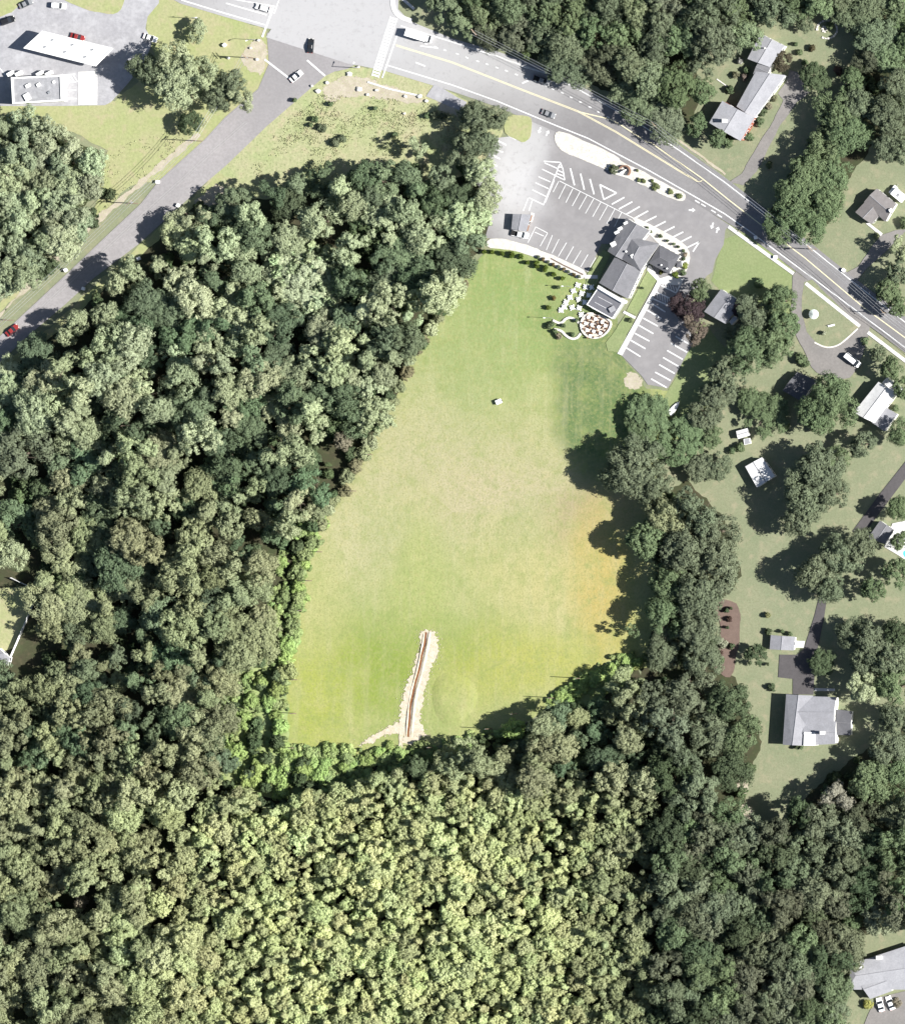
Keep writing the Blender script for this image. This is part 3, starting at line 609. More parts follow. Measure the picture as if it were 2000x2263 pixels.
# restaurant
rs = house('restaurant', 'large grey roofed restaurant with several wings and rear deck', 'restaurant', 1390, 590); mark('grey roofed restaurant', 1390, 590)
block(rs, cH((400, 450), (222, 742), (548, 922), (700, 600)), 4.2, 2.6, 'shingle_grey', 'siding_white', win=(5, 2))
block(rs, cH((528, 8), (318, 385), (520, 500), (792, 150)), 4.4, 2.8, 'shingle_grey', 'siding_white', win=(4, 2))
block(rs, cH((470, 470), (560, 215), (905, 300), (690, 605)), 4.8, 3.6, 'shingle_grey', 'siding_white', hip=.28, win=(3, 3))
block(rs, cH((905, 310), (1135, 437), (1012, 642), (782, 518)), 3.8, 1.5, 'shingle_dark', 'siding_white', hip=.3, win=(4, 3))
block(rs, cH((1085, 500), (1150, 490), (1160, 560), (1090, 575)), 3.2, .8, 'shingle_dark', 'siding_white', hip=.3, win=(0, 0))
dk = cH((200, 808), (488, 970), (372, 1150), (80, 988))
block(rs, dk, 3.4, 0, 'dark_deck', 'siding_grey', win=(0, 0), over=.25)
pw = [P(x, y, 4.6) - rs.location for x, y in cH((212, 770), (505, 945), (490, 972), (200, 800))]
MB().prism(pw, 0, 4.6).build('white_wall', 'trim_white', rs)
for x, y, d in ((523, 66, (1.5, .9, .9)), (460, 130, (1.7, 1.1, .9)), (422, 172, (1.7, 1.0, .9)), (384, 305, (2.0, 1.7, 1.0)), (602, 440, (1.3, 1.5, 1.2)), (530, 388, (.6, .6, .5)), (926, 540, (.5, .5, .5)), (990, 580, (.5, .5, .5))):
    (a, b), = cH((x, y)); vent(rs, a, b, 5.0 if x < 525 else (6.1 if x < 700 else 4.7), (d[0] * .8, d[1] * .8, .7))
for x in range(5):
    for y in range(3):
        (a, b), = cH((225 + x * 32 - y * 38, 905 + x * 17 + y * 62)); p = P(a, b, 3.5) - rs.location
        MB().box((p.x, p.y, 3.40), (1.0, .14, .08), -.52).build('deck_slat', 'concrete_pad', rs)
(a, b), = cH((370, 1040)); vent(rs, a, b, 3.7, (1.8, 1.6, .9), 'roof_membrane', 'rooftop_unit')
pv = [P(x, y, .4) for x, y in smooth_poly(cH((120, 1065), (370, 1160), (350, 1260), (265, 1350), (160, 1372), (60, 1330), (10, 1230), (40, 1130)), True, 2)]
pt = MB().prism(pv, .05, .4).build('round_patio', 'beige_paver'); tag(pt, 'round beige paved patio behind the restaurant', 'patio', None, 'structure')
(pcx, pcy), = cH((185, 1215)); mark('round paved patio', pcx, pcy)
k = len(pv)
for i in range(0, k - 1):
    a, b = pv[i], pv[(i + 1) % k]
    d = b - a; m = (a + b) / 2
    MB().box((m.x, m.y, .65), (d.length * .9, .5, .55 + .1 * (i % 3)), math.atan2(d.y, d.x)).build('wall_stone', 'stone_white', pt)
def seat_mesh():
    a = MB(); a.box((0, 0, .42), (.5, .5, .08)); a.box((0, .23, .72), (.5, .06, .55))
    for sx in (-.2, .2):
        for sy in (-.2, .2): a.box((sx, sy, .2), (.05, .05, .4))
    return a
chair_me = None
def chair(x, y, z, rz, label, group, mat='wicker'):
    t = thing('patio_chair', label, 'chair', P(x, y, z), rz, group)
    MB().box((0, 0, .42), (.55, .55, .1)).build('seat', mat, t); MB().box((0, .27, .75), (.55, .08, .6)).build('backrest', mat, t)
    for sx in (-.22, .22):
        for sy in (-.22, .22): MB().box((sx, sy, .185), (.06, .06, .37)).build('leg', mat, t)
spots = [(110, 1130), (190, 1150), (265, 1185), (80, 1200), (150, 1215), (225, 1240), (300, 1225), (95, 1275), (170, 1290), (245, 1310), (130, 1340)]
ORDS = ['topmost', 'second', 'third', 'fourth', 'fifth', 'sixth', 'seventh', 'eighth', 'ninth', 'tenth', 'eleventh', 'twelfth', 'thirteenth', 'fourteenth', 'lowest']
for n_, (x, y) in enumerate(sorted(spots, key=lambda p: p[1])):
    (a, b), = cH((x, y))
    t = thing('patio_table', 'small round white table, %s from the top on the round patio' % ORDS[n_], 'table', P(a, b, .4), 0, 'tables on the round patio')
    MB().tube([(0, 0, .7), (0, 0, .76)], .55, 14).build('table_top', 'trim_white', t); MB().tube([(0, 0, 0), (0, 0, .7)], .06, 8).build('leg', 'metal_grey', t)
    for j in range(3):
        an = j * 2.1 + n_
        chair(a + 6.5 * math.cos(an), b - 6.5 * math.sin(an), .4, an - math.pi / 2, 'dark wicker chair %s side of the %s table on the round patio' % (('right', 'upper right', 'upper left', 'left', 'lower left', 'lower right')[int(((an % 6.2832) + .5236) / 1.0472) % 6], ORDS[n_]), 'chairs on the round patio')
# white garden tables on the lawn
for n_, (y, x) in enumerate(sorted((y_, x_) for x_, y_ in [(1175, 775), (1125, 840), (1265, 795), (1330, 800), (1220, 870), (1085, 915), (1185, 935), (1040, 970), (1020, 1025), (985, 1060), (1110, 1030), (1190, 1035), (1215, 1110), (1300, 890), (1255, 970)])):
    (a, b), = cG((x, y))
    t = thing('garden_table', 'white four-seat picnic table, %s from the top left of the restaurant' % ORDS[n_], 'picnic table', P(a, b, .07), .5 + .2 * (n_ % 4), 'white picnic tables on the lawn')
    MB().box((0, 0, .74), (1.15, 1.15, .07)).build('table_top', 'trim_white', t); MB().box((0, 0, .355), (.14, .14, .69)).build('post', 'trim_white', t)
    for k in range(4):
        c_, s_ = math.cos(k * math.pi / 2), math.sin(k * math.pi / 2)
        MB().box((c_ * .85, s_ * .85, .43), (.42, .42, .06)).add([], []).build('seat', 'trim_white', t)
        MB().box((c_ * .46, s_ * .46, .36), (.9 if abs(c_) > .5 else .07, .9 if abs(s_) > .5 else .07, .07)).build('seat_arm', 'trim_white', t)

for pts, lb in ((cG((885, 1175), (960, 1212), (1000, 1195), (1020, 1165), (1070, 1140), (1130, 1160), (1182, 1205)), 'upper'), (cG((900, 1275), (980, 1290), (1030, 1350), (1100, 1390), (1160, 1380), (1202, 1325)), 'lower')):
    sheet('garden_wall', ribbon(smooth_poly(pts, False, 2), 5), 'stone_white', .45, lb + ' winding white stone wall of the garden beside the patio', 'wall', thick=.45, kind=None)
sheet('flower_bed', smooth_poly(cG((930, 1220), (1010, 1190), (1090, 1160), (1180, 1215), (1190, 1330), (1110, 1380), (1020, 1330), (960, 1275)), True, 1), 'green_lawn', .10, 'small green garden inside the winding stone wall', 'garden')

# shed by the lot
sh = house('refuse_shed', 'small grey roofed brown shed at the parking lot edge', 'shed', 1152, 490); mark('small brown shed', 1152, 490)
block(sh, cE((500, 1340), (480, 1545), (680, 1575), (745, 1350)), 2.8, 1.0, 'shingle_pale', 'siding_brown', win=(1, 0))
(a, b), = cE((770, 1380)); sheet('concrete_pad', cE((740, 1320), (790, 1335), (760, 1450), (730, 1445)), 'concrete', .16, 'small white slab beside the brown shed', 'pad')

# houses on the right
h1 = house('brick_house', 'long L-shaped red brick house with pale grey roof', 'house', 1630, 190); mark('long brick house', 1630, 190)
block(h1, cD((545, 470), (650, 268), (842, 365), (722, 535)), 4.6, 1.6, 'shingle_light', 'siding_white', win=(3, 2))
block(h1, cD((640, 480), (740, 520), (690, 640), (590, 590)), 4.0, 1.0, 'shingle_grey', 'siding_white', win=(1, 0))
block(h1, cD((612, 570), (458, 850), (600, 945), (848, 600)), 4.2, 1.7, 'shingle_light', 'siding_white', win=(6, 1))
block(h1, cD((345, 805), (240, 980), (490, 1125), (602, 940))[::-1], 5.2, 2.0, 'shingle_light', 'brick_red', win=(4, 2))
chimney(h1, *cD((365, 965))[0], 7.0, 'siding_white', 1.1); chimney(h1, *cD((690, 385))[0], 6.0, 'metal_grey', .4, .4)
h2 = house('taupe_house', 'taupe roofed cottage with cross gable and white trim', 'house', 1935, 455); mark('taupe roofed cottage', 1935, 455)
block(h2, cS((1045, 440), (1560, 850), (1270, 1330), (700, 800))[:4], 3.4, 2.0, 'shingle_taupe', 'siding_white', win=(3, 1))
block(h2, cS((470, 1070), (830, 690), (1090, 1190), (900, 1390))[:4], 3.3, 1.7, 'shingle_taupe', 'siding_white', win=(2, 1))
vent(h2, *cS((1420, 1030))[0], 4.9, (.9, 1.2, 1.0))
h3 = house('old_cottage', 'old taupe roofed cottage beside the purple trees', 'house', 1592, 678); mark('old cottage by purple trees', 1592, 678)
block(h3, cJ((335, 140), (200, 320), (372, 418), (500, 245)), 3.8, 1.8, 'shingle_pale', 'siding_white', win=(3, 2))
block(h3, cJ((400, 400), (440, 355), (470, 375), (420, 425)), 2.6, 0, 'roof_white', 'siding_white', win=(0, 0), over=.1)
h4 = house('white_roof_house', 'house with a bright white roof slope and rear wing', 'house', 1930, 890); mark('bright white roofed house', 1930, 890)
block(h4, cJ((1590, 880), (1392, 1125), (1560, 1210), (1735, 965)), 4.6, 2.2, 'roof_white', 'siding_white', win=(4, 2))
block(h4, cJ((1650, 1085), (1742, 1140), (1640, 1278), (1535, 1205)), 3.2, 1.2, 'shingle_pale', 'siding_white', win=(2, 1))
block(h4, cJ((1620, 885), (1660, 845), (1800, 955), (1735, 985)), 3.0, 0, 'roof_white', 'siding_white', win=(0, 0), over=.15)
h5 = house('garage', 'dark roofed garage half hidden under the big tree', 'garage', 1765, 870); mark('dark half-hidden garage', 1765, 870)
block(h5, cJ((945, 800), (1095, 870), (980, 1040), (825, 950)), 3.2, 1.6, 'shingle_dark', 'siding_white', win=(2, 1))
w1 = house('white_shed', 'small bright white roofed garden shed', 'shed', 1641, 957); mark('small white garden shed', 1641, 957)
block(w1, cJ((455, 1275), (545, 1250), (560, 1310), (470, 1338)), 2.4, .5, 'roof_white', 'siding_white', win=(1, 0), over=.15)
w2 = house('small_trailer', 'small pale box trailer beside the white garden shed', 'trailer', 1649, 976)
block(w2, cJ((515, 1338), (560, 1330), (568, 1372), (520, 1385)), 1.8, 0, 'roof_membrane', 'siding_white', win=(0, 0), over=.08)
w3 = house('white_barn', 'large white roofed shed half shaded by a tree', 'shed', 1678, 1043); mark('large white roofed shed', 1678, 1043)
block(w3, cK((385, 325), (490, 512), (650, 410), (535, 243)), 3.4, .9, 'roof_white', 'siding_white', win=(3, 1))
h6 = house('pool_house', 'pale grey roofed pool house at the right edge', 'house', 1948, 1175); mark('pool house', 1948, 1175)
block(h6, cK((1475, 955), (1580, 805), (1705, 885), (1625, 1015)), 3.0, .9, 'shingle_grey', 'siding_white', win=(2, 1))
s2 = house('garden_shed', 'small two-tone grey roofed shed beside the dark driveway', 'shed', 1728, 1420); mark('small two-tone shed', 1728, 1420)
block(s2, cL((612, 415), (602, 542), (815, 552), (828, 430)), 2.6, 1.5, 'shingle_pale', 'siding_white', win=(1, 1))
h7 = house('grey_gabled_house', 'large grey gabled house with white dormer and side porch', 'house', 1790, 1585); mark('large grey gabled house', 1790, 1585)
block(h7, cL((748, 940), (718, 1388), (905, 1396), (985, 952)), 4.8, 2.6, 'shingle_pale', 'siding_white', win=(5, 2))
block(h7, cL((860, 955), (1190, 965), (1170, 1230), (840, 1235)), 4.8, 2.3, 'shingle_pale', 'siding_white', win=(3, 2))
block(h7, cL((900, 1180), (1190, 1180), (1185, 1380), (905, 1396)), 4.7, 1.5, 'shingle_pale', 'siding_white', win=(2, 1))
block(h7, cL((1195, 1075), (1330, 1090), (1320, 1305), (1185, 1300)), 3.0, .9, 'shingle_dark', 'siding_white', win=(2, 1))
block(h7, cL((908, 1275), (1005, 1280), (1000, 1395), (903, 1395)), 5.6, 0, 'roof_white', 'siding_white', win=(0, 0), over=.2)
chimney(h7, *cL((1070, 1282))[0], 6.9, 'siding_white', 1.0)
h8 = house('ranch_house', 'long pale grey roofed house cut by the right edge', 'house', 1960, 2180); mark('long pale roofed house', 1950, 2180)
block(h8, cM((1065, 1690), (1110, 1605), (1560, 1440), (1560, 1690))[:4], 3.8, 0.02, 'shingle_grey', 'siding_white', win=(0, 0)) if False else None
block(h8, cM((1100, 1600), (1560, 1450), (1610, 1790), (1075, 1790)), 3.6, 1.8, 'shingle_light', 'siding_white', hip=.1, win=(6, 2))
block(h8, cM((1145, 1715), (1330, 1650), (1400, 1800), (1240, 1860)), 3.4, 1.2, 'shingle_light', 'siding_white', win=(2, 1))
chimney(h8, *cM((1158, 1622))[0], 5.0, 'siding_white', 1.0); chimney(h8, *cM((1305, 1555))[0], 5.4, 'siding_white', 1.2)
h9 = house('fenced_house', 'corner of a white trimmed house at the left edge', 'house', 5, 1455); mark('white trimmed house corner', 5, 1455)
block(h9, cO((-120, 1540), (-10, 1560), (85, 1640), (60, 1700)), 3.6, 1.4, 'shingle_pale', 'siding_white', win=(2, 1))
h10 = house('roof_corner', 'corner of a taupe roof at the left edge above the trampoline', 'house', 0, 1120)
block(h10, cO((-140, 360), (35, 400), (10, 500), (-150, 520)), 3.2, 1.2, 'shingle_taupe', 'siding_white', win=(2, 1))

# ------------------------------------------------------------------ vehicles
WHEEL = None
def vehicle(x, y, ang, paint, kind, label, name='parked_car', cat='car', z=.17):
    """ang: heading in degrees, anticlockwise from photo right"""
    t = thing(name, label, cat, P(x, y, z), R(ang))
    dims = {'sedan': (4.7, 1.85, 1.45), 'suv': (4.8, 1.95, 1.75), 'pickup': (5.6, 2.0, 1.8), 'van': (5.8, 2.05, 2.2), 'truck': (8.4, 2.4, 3.1)}[kind]
    L, W, H = dims; hl = L / 2
    belt = H * .58 if kind in ('sedan', 'suv') else H * .5
    b = MB()
    prof = [(-hl, .35, .92), (-hl + .12, belt * .86, .95), (-hl + .9, belt, 1), (hl - 1.3, belt * .97, 1), (hl - .25, belt * .82, .94), (hl, belt * .5, .88)]
    n = len(prof); vs = []
    for px, pz, pw_ in prof:
        ww = W / 2 * pw_; vs += [(px, -ww, .28), (px, ww, .28), (px, ww, pz), (px, ww * .93, pz + .02), (px, -ww * .93, pz + .02), (px, -ww, pz)]
    fs = [(i * 6 + k, i * 6 + (k + 1) % 6, (i + 1) * 6 + (k + 1) % 6, (i + 1) * 6 + k) for i in range(n - 1) for k in range(6)] + [tuple(range(6)), tuple(range((n - 1) * 6, n * 6))]
    body = b.add(vs, fs).build('body', paint, t)
    cab = {'sedan': (-hl + .75, -hl + 1.5, hl - 2.15, hl - 1.25), 'suv': (-hl + .12, -hl + .5, hl - 1.95, hl - 1.15), 'pickup': (-hl + 2.15, -hl + 2.35, hl - 1.95, hl - 1.2), 'van': (-hl + .05, -hl + .2, hl - 1.7, hl - .75), 'truck': (hl - 2.2, hl - 2.1, hl - .9, hl - .3)}[kind]
    x0, x1, x2, x3 = cab; ww, wt = W / 2 * .93, W / 2 * .74
    gz = H if kind != 'truck' else 2.4
    MB().add([(x0, -ww, belt), (x3, -ww, belt), (x3, ww, belt), (x0, ww, belt), (x1, -wt, gz - .06), (x2, -wt, gz - .06), (x2, wt, gz - .06), (x1, wt, gz - .06)],
             [(0, 1, 5, 4), (1, 2, 6, 5), (2, 3, 7, 6), (3, 0, 4, 7), (4, 5, 6, 7)]).build('windows', 'glass_dark', t)
    MB().add([(x1 - .05, -wt - .02, gz - .07), (x2 + .05, -wt - .02, gz - .07), (x2 + .05, wt + .02, gz - .07), (x1 - .05, wt + .02, gz - .07), (x1 + .08, -wt + .1, gz), (x2 - .08, -wt + .1, gz), (x2 - .08, wt - .1, gz), (x1 + .08, wt - .1, gz)],
             [(0, 1, 5, 4), (1, 2, 6, 5), (2, 3, 7, 6), (3, 0, 4, 7), (4, 5, 6, 7)]).build('roof', paint, t)
    if kind == 'truck': MB().box((-.95, 0, 1.95), (6.4, 2.4, 2.3)).build('cargo_box', 'trim_white', t)
    if kind == 'pickup':
        MB().box((-hl + 1.1, 0, belt + .05), (1.9, 1.55, .06)).build('truck_bed', 'rubber', t)
    for sx in (-hl + .85, hl - .9):
        for sy in (-1, 1):
            wh = MB().tube([(sx, sy * (W / 2 - .22), .33), (sx, sy * (W / 2 + .01), .33)], .33, 12).build('wheel', 'rubber', t)
            MB().tube([(sx, sy * (W / 2 + .005), .33), (sx, sy * (W / 2 + .03), .33)], .2, 10).build('rim', 'metal_grey', wh)
    for sy in (-1, 1):
        MB().box((hl - .1, sy * W * .34, belt * .72), (.2, .36, .16)).build('headlight', 'lamp_lens', t)
        MB().box((-hl + .06, sy * W * .36, belt * .72), (.12, .3, .18)).build('tail_light', 'tail_red', t)
        MB().box((x3 - .25, sy * (W / 2 + .06), belt + .08), (.16, .2, .14)).build('wing_mirror', paint, t)
    return t
V = vehicle
V(*cA((58, 138))[0], 20, 'car_black', 'suv', 'black car on the forecourt at the left edge')
V(*cA((395, 38))[0], -5, 'car_white', 'suv', 'white car on the forecourt below the grass peninsula')
V(*cA((178, 25))[0], 25, 'car_grey', 'sedan', 'grey car beside the grass corner, top left')
V(*cA((522, 246))[0], -16, 'car_red', 'sedan', 'red car half under the white fuel canopy')
V(*cA((1005, 252))[0], -20, 'car_white', 'sedan', 'white car parked at the right edge of the forecourt')
V(*cB((248, 52))[0], 163, 'car_white', 'suv', 'white car waiting at the stop line left of the junction', 'moving_car')
V(*cB((566, 305))[0], 85, 'car_black', 'sedan', 'black car crossing the middle of the junction', 'moving_car')
V(*cB((470, 508))[0], 40, 'car_white', 'sedan', 'pale car on the side road stop line', 'moving_car')
V(*cB((1290, 240))[0], -17, 'car_white', 'truck', 'white box truck on the highway beside the crosswalk', 'box_truck', 'truck')
V(*cC((715, 642))[0], -20, 'car_grey', 'pickup', 'grey pickup in the upper lane of the highway', 'pickup_truck', 'pickup')
V(*cC((768, 908))[0], -22, 'car_grey', 'sedan', 'grey car in the lower lane above the lot entrance', 'moving_car')
V(*cP((105, 1372))[0], 40, 'car_red', 'sedan', 'red car on the side road near the left edge', 'moving_car')
V(*cJ((1388, 708))[0], -38, 'car_white', 'van', 'long white van parked on the loop driveway', 'parked_van', 'van')
V(*cM((1318, 1900))[0], 105, 'car_white', 'sedan', 'left of two white cars outside the bottom right house')
V(*cM((1392, 1888))[0], 112, 'car_white', 'sedan', 'right of two white cars outside the bottom right house')
V(*cE((600, 1612))[0], -12, 'car_white', 'pickup', 'white pickup below the brown shed in the lot', 'pickup_truck', 'pickup')
# camper beside the taupe cottage
cp = thing('camper_trailer', 'white camper trailer parked beside the taupe cottage', 'camper', P(*cS((1660, 620))[0], .05), R(50))
MB().box((0, 0, 1.55), (2.6, 4.2, 2.3)).build('body', 'trim_white', cp); MB().box((0, 0, 2.74), (1.1, .8, .12)).build('roof_hatch', 'roof_membrane', cp); MB().box((1.31, .3, 1.9), (.06, 1.4, .7)).build('window', 'glass_dark', cp)
for s in (-1, 1): MB().tube([(s * 1.1, -.3, .33), (s * 1.3, -.3, .33)], .33, 12).build('wheel', 'rubber', cp)
cq = thing('utility_trailer', 'white flat trailer above the camper and taupe cottage', 'trailer', P(*cS((1500, 480))[0], .05), R(50))
MB().box((0, 0, .85), (3.0, 1.3, .9)).build('body', 'trim_white', cq); MB().tube([(1.5, 0, .5), (2.5, 0, .5)], .06, 6).build('drawbar', 'metal_grey', cq)
for s in (-1, 1): MB().tube([(0, s * .62, .3), (0, s * .8, .3)], .3, 12).build('wheel', 'rubber', cq)
# boat on the lawn by the lower lot
bx, by = cT((848, 298))[0]; mark('white boat', bx, by)
bt = thing('boat', 'white covered boat lying on the lawn right of the field', 'boat', P(bx, by, .09), R(52))
vs, fs = [], []
for i in range(9):
    q = i / 8; wd = .95 * (1 - q ** 2.6) ** .8 + .03 if q > 0 else .8; 
    for k in range(7):
        a = math.pi * k / 6; vs.append((-2.6 + 5.2 * q, wd * math.cos(a), .55 - .5 * math.sin(a) * (1 - q * .5) + .15 * q))
    if i: fs += [((i - 1) * 7 + k, (i - 1) * 7 + k + 1, i * 7 + k + 1, i * 7 + k) for k in range(6)]
fs.append(tuple(range(7)))
mesh('hull', vs, fs, 'trim_white', bt, True)
top = [vs[i * 7] for i in range(9)] + [vs[i * 7 + 6] for i in range(8, -1, -1)]
MB().add([(x, y, z + .02) for x, y, z in top] + [(-2.6 + 5.2 * i / 8, 0, .85 + .1 * math.sin(i * .4)) for i in range(9)], [(i, i + 1, 18 + i + 1, 18 + i) for i in range(8)] + [(17 - i, 16 - i, 18 + i + 1, 18 + i) for i in range(8)]).build('cover', 'trim_white', bt)

# ------------------------------------------------------------------ street furniture, poles, fences
def pole(x, y, h, label, arms=1, ang=0, name='utility_pole', cat='utility pole', rad=.17, lamp=False):
    t = thing(name, label, cat, P(x, y, 0), ang)
    MB().tube([(0, 0, 0), (0, 0, h)], [rad, rad * .65], 8).build('pole', 'wood_pole' if not lamp else 'metal_grey', t)
    for k in range(arms):
        c_ = MB().box((0, .12, h - .5 - k * .9), (2.6, .14, .14)).build('crossarm', 'timber', t)
        for s in (-1.1, -.5, .5, 1.1): MB().tube([(s, .12, h - .43 - k * .9), (s, .12, h - .2 - k * .9)], .05, 6).build('insulator', 'metal_grey', c_)
    if arms > 1: MB().tube([(.35, 0, h - 3), (.35, 0, h - 1.9)], .28, 10).build('transformer', 'metal_grey', t)
    if lamp: 
        MB().box((.7, 0, h - .1), (1.4, .1, .1)).build('lamp_arm', 'metal_grey', t); MB().box((1.4, 0, h - .14), (.7, .3, .14)).build('lamp_head', 'trim_white', t)
    return t
UP = [(448, 312, 'utility pole on the sandy shoulder below the dark oval shrub'), (306, 450, 'utility pole on the side road beside the big dark shrub'), (30, 708, 'utility pole by the side road above the red car'),
      (1064, 74, 'utility pole between the highway and the upper wood'), (1462, 279, 'utility pole on the highway left of the brick house lawn'), (1804, 551, 'utility pole at the highway below the big roadside trees'), (1966, 692, 'utility pole on the highway near the right edge'), (560, 128, 'utility pole on the sandy corner of the junction')]
for n_, (x, y, lb) in enumerate(UP): pole(x, y, 10.5, lb, 1 + n_ % 2, R(40 if n_ < 3 else -50))
pole(440, 41, 8, 'lamp post on grass above the heart-shaped bush', 0, 0, 'lamp_post', 'lamp post', .1, True)
pole(792, 150, 7, 'traffic signal pole at the meadow corner', 0, R(70), 'signal_pole', 'signal pole', .14, True)
pole(566, 88, 6, 'lamp post on grass right of the heart-shaped bush', 0, R(200), 'lamp_post', 'lamp post', .1, True)
pole(1262, 633, 5.5, 'lamp post on the lawn above the white picnic tables', 0, R(180), 'lamp_post', 'lamp post', .08, True)
pole(1222, 703, 5.5, 'lamp post on the lawn left of the winding garden wall', 0, R(180), 'lamp_post', 'lamp post', .08, True)
def wire(a, b, za, zb, sag, label):
    pa, pb = P(a[0], a[1], 0), P(b[0], b[1], 0); pts = []
    for i in range(15):
        q = i / 14; p = pa.lerp(pb, q); pts.append((p.x, p.y, za + (zb - za) * q - sag * 4 * q * (1 - q)))
    tag(MB().tube(pts, .045, 5, False).build('overhead_wire', 'metal_grey'), label, 'wire', 'overhead wires')
for (a, b, lb) in ((0, 1, 'lower'), (1, 2, 'middle')):
    for k, off in enumerate((-4, 0, 4)): wire((UP[a][0] + off, UP[a][1] + off), (UP[b][0] + off, UP[b][1] + off), 10.2, 10.2, 1.0, '%s of three overhead wires along the %s stretch of side road' % (('upper left', 'middle', 'lower right')[k], ('upper', 'lower')[a]))
for k, off in enumerate((-4, 0, 4)):
    wire((UP[7][0] + off, UP[7][1] + off), (UP[0][0] + off, UP[0][1] + off), 10.2, 10.2, 1.0, ('left', 'middle', 'right')[k] + ' of three thin overhead wires from the junction corner to the side road'); wire((UP[4][0] + off, UP[4][1] - off), (UP[5][0] + off, UP[5][1] - off), 10.2, 10.2, 1.2, ('left', 'middle', 'right')[k] + ' of three thin overhead wires above the highway beside the brick house')
    wire((UP[5][0] + off, UP[5][1] - off), (UP[6][0] + off, UP[6][1] - off), 10.2, 10.2, .8, ('left', 'middle', 'right')[k] + ' of three thin overhead wires above the highway near the right edge'); wire((UP[3][0] + off, UP[3][1] - off), (UP[4][0] + off, UP[4][1] - off), 10.2, 10.2, 1.4, ('left', 'middle', 'right')[k] + ' of three thin overhead wires along the upper wood edge')
    wire((UP[2][0] + off, UP[2][1] + off), (UP[2][0] - 220 + off, UP[2][1] + 205 + off), 10.2, 10.2, 1.4, ('left', 'middle', 'right')[k] + ' of three thin overhead wires leaving at the left edge'); wire((UP[6][0] + off, UP[6][1] - off), (UP[6][0] + 160 + off, UP[6][1] + 130 - off), 10.2, 10.2, 1.4, ('left', 'middle', 'right')[k] + ' of three thin overhead wires leaving at the right edge')
ORD = ['first', 'second', 'third', 'fourth', 'fifth', 'sixth', 'seventh', 'eighth', 'ninth', 'tenth', 'eleventh', 'twelfth', 'thirteenth', 'fourteenth', 'fifteenth', 'sixteenth', 'seventeenth', 'eighteenth', 'nineteenth', 'twentieth', 'twenty-first', 'twenty-second', 'twenty-third', 'twenty-fourth', 'twenty-fifth']
netp = cN((1452, 316), (1325, 408), (1152, 483), (1030, 553), (760, 640)) ; netl = cQ((545, 10), (472, 171), (322, 441), (276, 569), (240, 700), (212, 1008), (206, 1157), (200, 1310))
for n_, (x, y) in enumerate(netp):
    mark(ORD[n_] + ' lower-edge pole from right', x, y)
    t = thing('net_pole', ORD[n_] + ' thin dark pole from the right along the lower field edge', 'pole', P(x + 2, y, 0)); MB().tube([(0, 0, 0), (0, 0, 8.2)], [.14, .1], 8).build('pole', 'wood_pole', t); MB().box((0, 0, 8.2), (.4, .08, .08)).build('bracket', 'metal_grey', t)
for n_, (x, y) in enumerate(netl):
    mark(ORD[n_] + ' left-edge pole from top', x, y)
    t = thing('net_pole', ORD[n_] + ' thin dark pole from the top along the left field edge', 'pole', P(x + 2, y, 0)); MB().tube([(0, 0, 0), (0, 0, 6.5)], [.14, .1], 8).build('pole', 'wood_pole', t); MB().box((0, 0, 6.5), (.4, .08, .08)).build('bracket', 'metal_grey', t)
def fence(pts, label, h=1.8, mat='trim_white', step=2.4):
    a, b = [P(x, y, 0) for x, y in pts]; d = b - a; L = d.length; n = max(2, int(L / step)); ang = math.atan2(d.y, d.x)
    t = thing('white_fence', label, 'fence', a, ang)
    for i in range(n + 1): MB().box((L * i / n, 0, h / 2), (.14, .14, h + .1)).build('post', mat, t)
    for i in range(n): MB().box((L * (i + .5) / n, 0, h * .52), (L / n - .16, .09, h * .9)).build('panel', mat, t)
fence(cO((88, 1650), (305, 1148)), 'long white panel fence at the left edge', 2.0); fence(cO((100, 1000), (245, 1068)), 'short white panel fence above the left yard', 2.0)
fence(cM((970, 1790), (970, 1900)), 'white fence beside the bottom right lawn', 1.2); fence(cM((975, 1920), (1015, 2040)), 'lower white fence running off the bottom edge', 1.2)
# trampoline, parasol, bench, box
tp = thing('trampoline', 'round grey trampoline at the left edge', 'trampoline', P(*cO((132, 390))[0], 0)); mark('round trampoline', *cO((132, 390))[0])
MB().tube([(0, 0, .85), (0, 0, .9)], 2.1, 28).build('mat', 'shingle_pale', tp); MB().tube([(2.2 * math.cos(k * .2244), 2.2 * math.sin(k * .2244), .9) for k in range(29)], .09, 6, False).build('rim', 'metal_grey', tp)
for k in range(6): MB().tube([(2.15 * math.cos(k * 1.047), 2.15 * math.sin(k * 1.047), 0), (2.15 * math.cos(k * 1.047), 2.15 * math.sin(k * 1.047), .9)], .05, 6).build('leg', 'metal_grey', tp)
pr = thing('parasol', 'pale green round parasol on the half-moon island', 'parasol', P(*cJ((1088, 342))[0], .13)); mark('pale green parasol', *cJ((1088, 342))[0])
MB().tube([(0, 0, 0), (0, 0, 2.9)], .05, 8).build('pole', 'metal_grey', pr)
MB().add([(0, 0, 3.3)] + [(1.6 * math.cos(k * .5236), 1.6 * math.sin(k * .5236), 2.35) for k in range(12)], [(0, k + 1, (k + 1) % 12 + 1) for k in range(12)]).build('canopy', 'pale_canvas', pr)
MB().tube([(0, 0, 0), (0, 0, .12)], .4, 12).build('base', 'concrete', pr)
bn = thing('bench', 'white bench on the half-moon island below the parasol', 'bench', P(*cJ((1218, 432))[0], .13), R(12))
MB().box((0, 0, .45), (2.2, .5, .08)).build('seat', 'trim_white', bn); MB().box((0, .25, .75), (2.2, .08, .5)).build('backrest', 'trim_white', bn)
for s in (-.9, .9): MB().box((s, 0, .2), (.1, .45, .4)).build('leg', 'trim_white', bn)
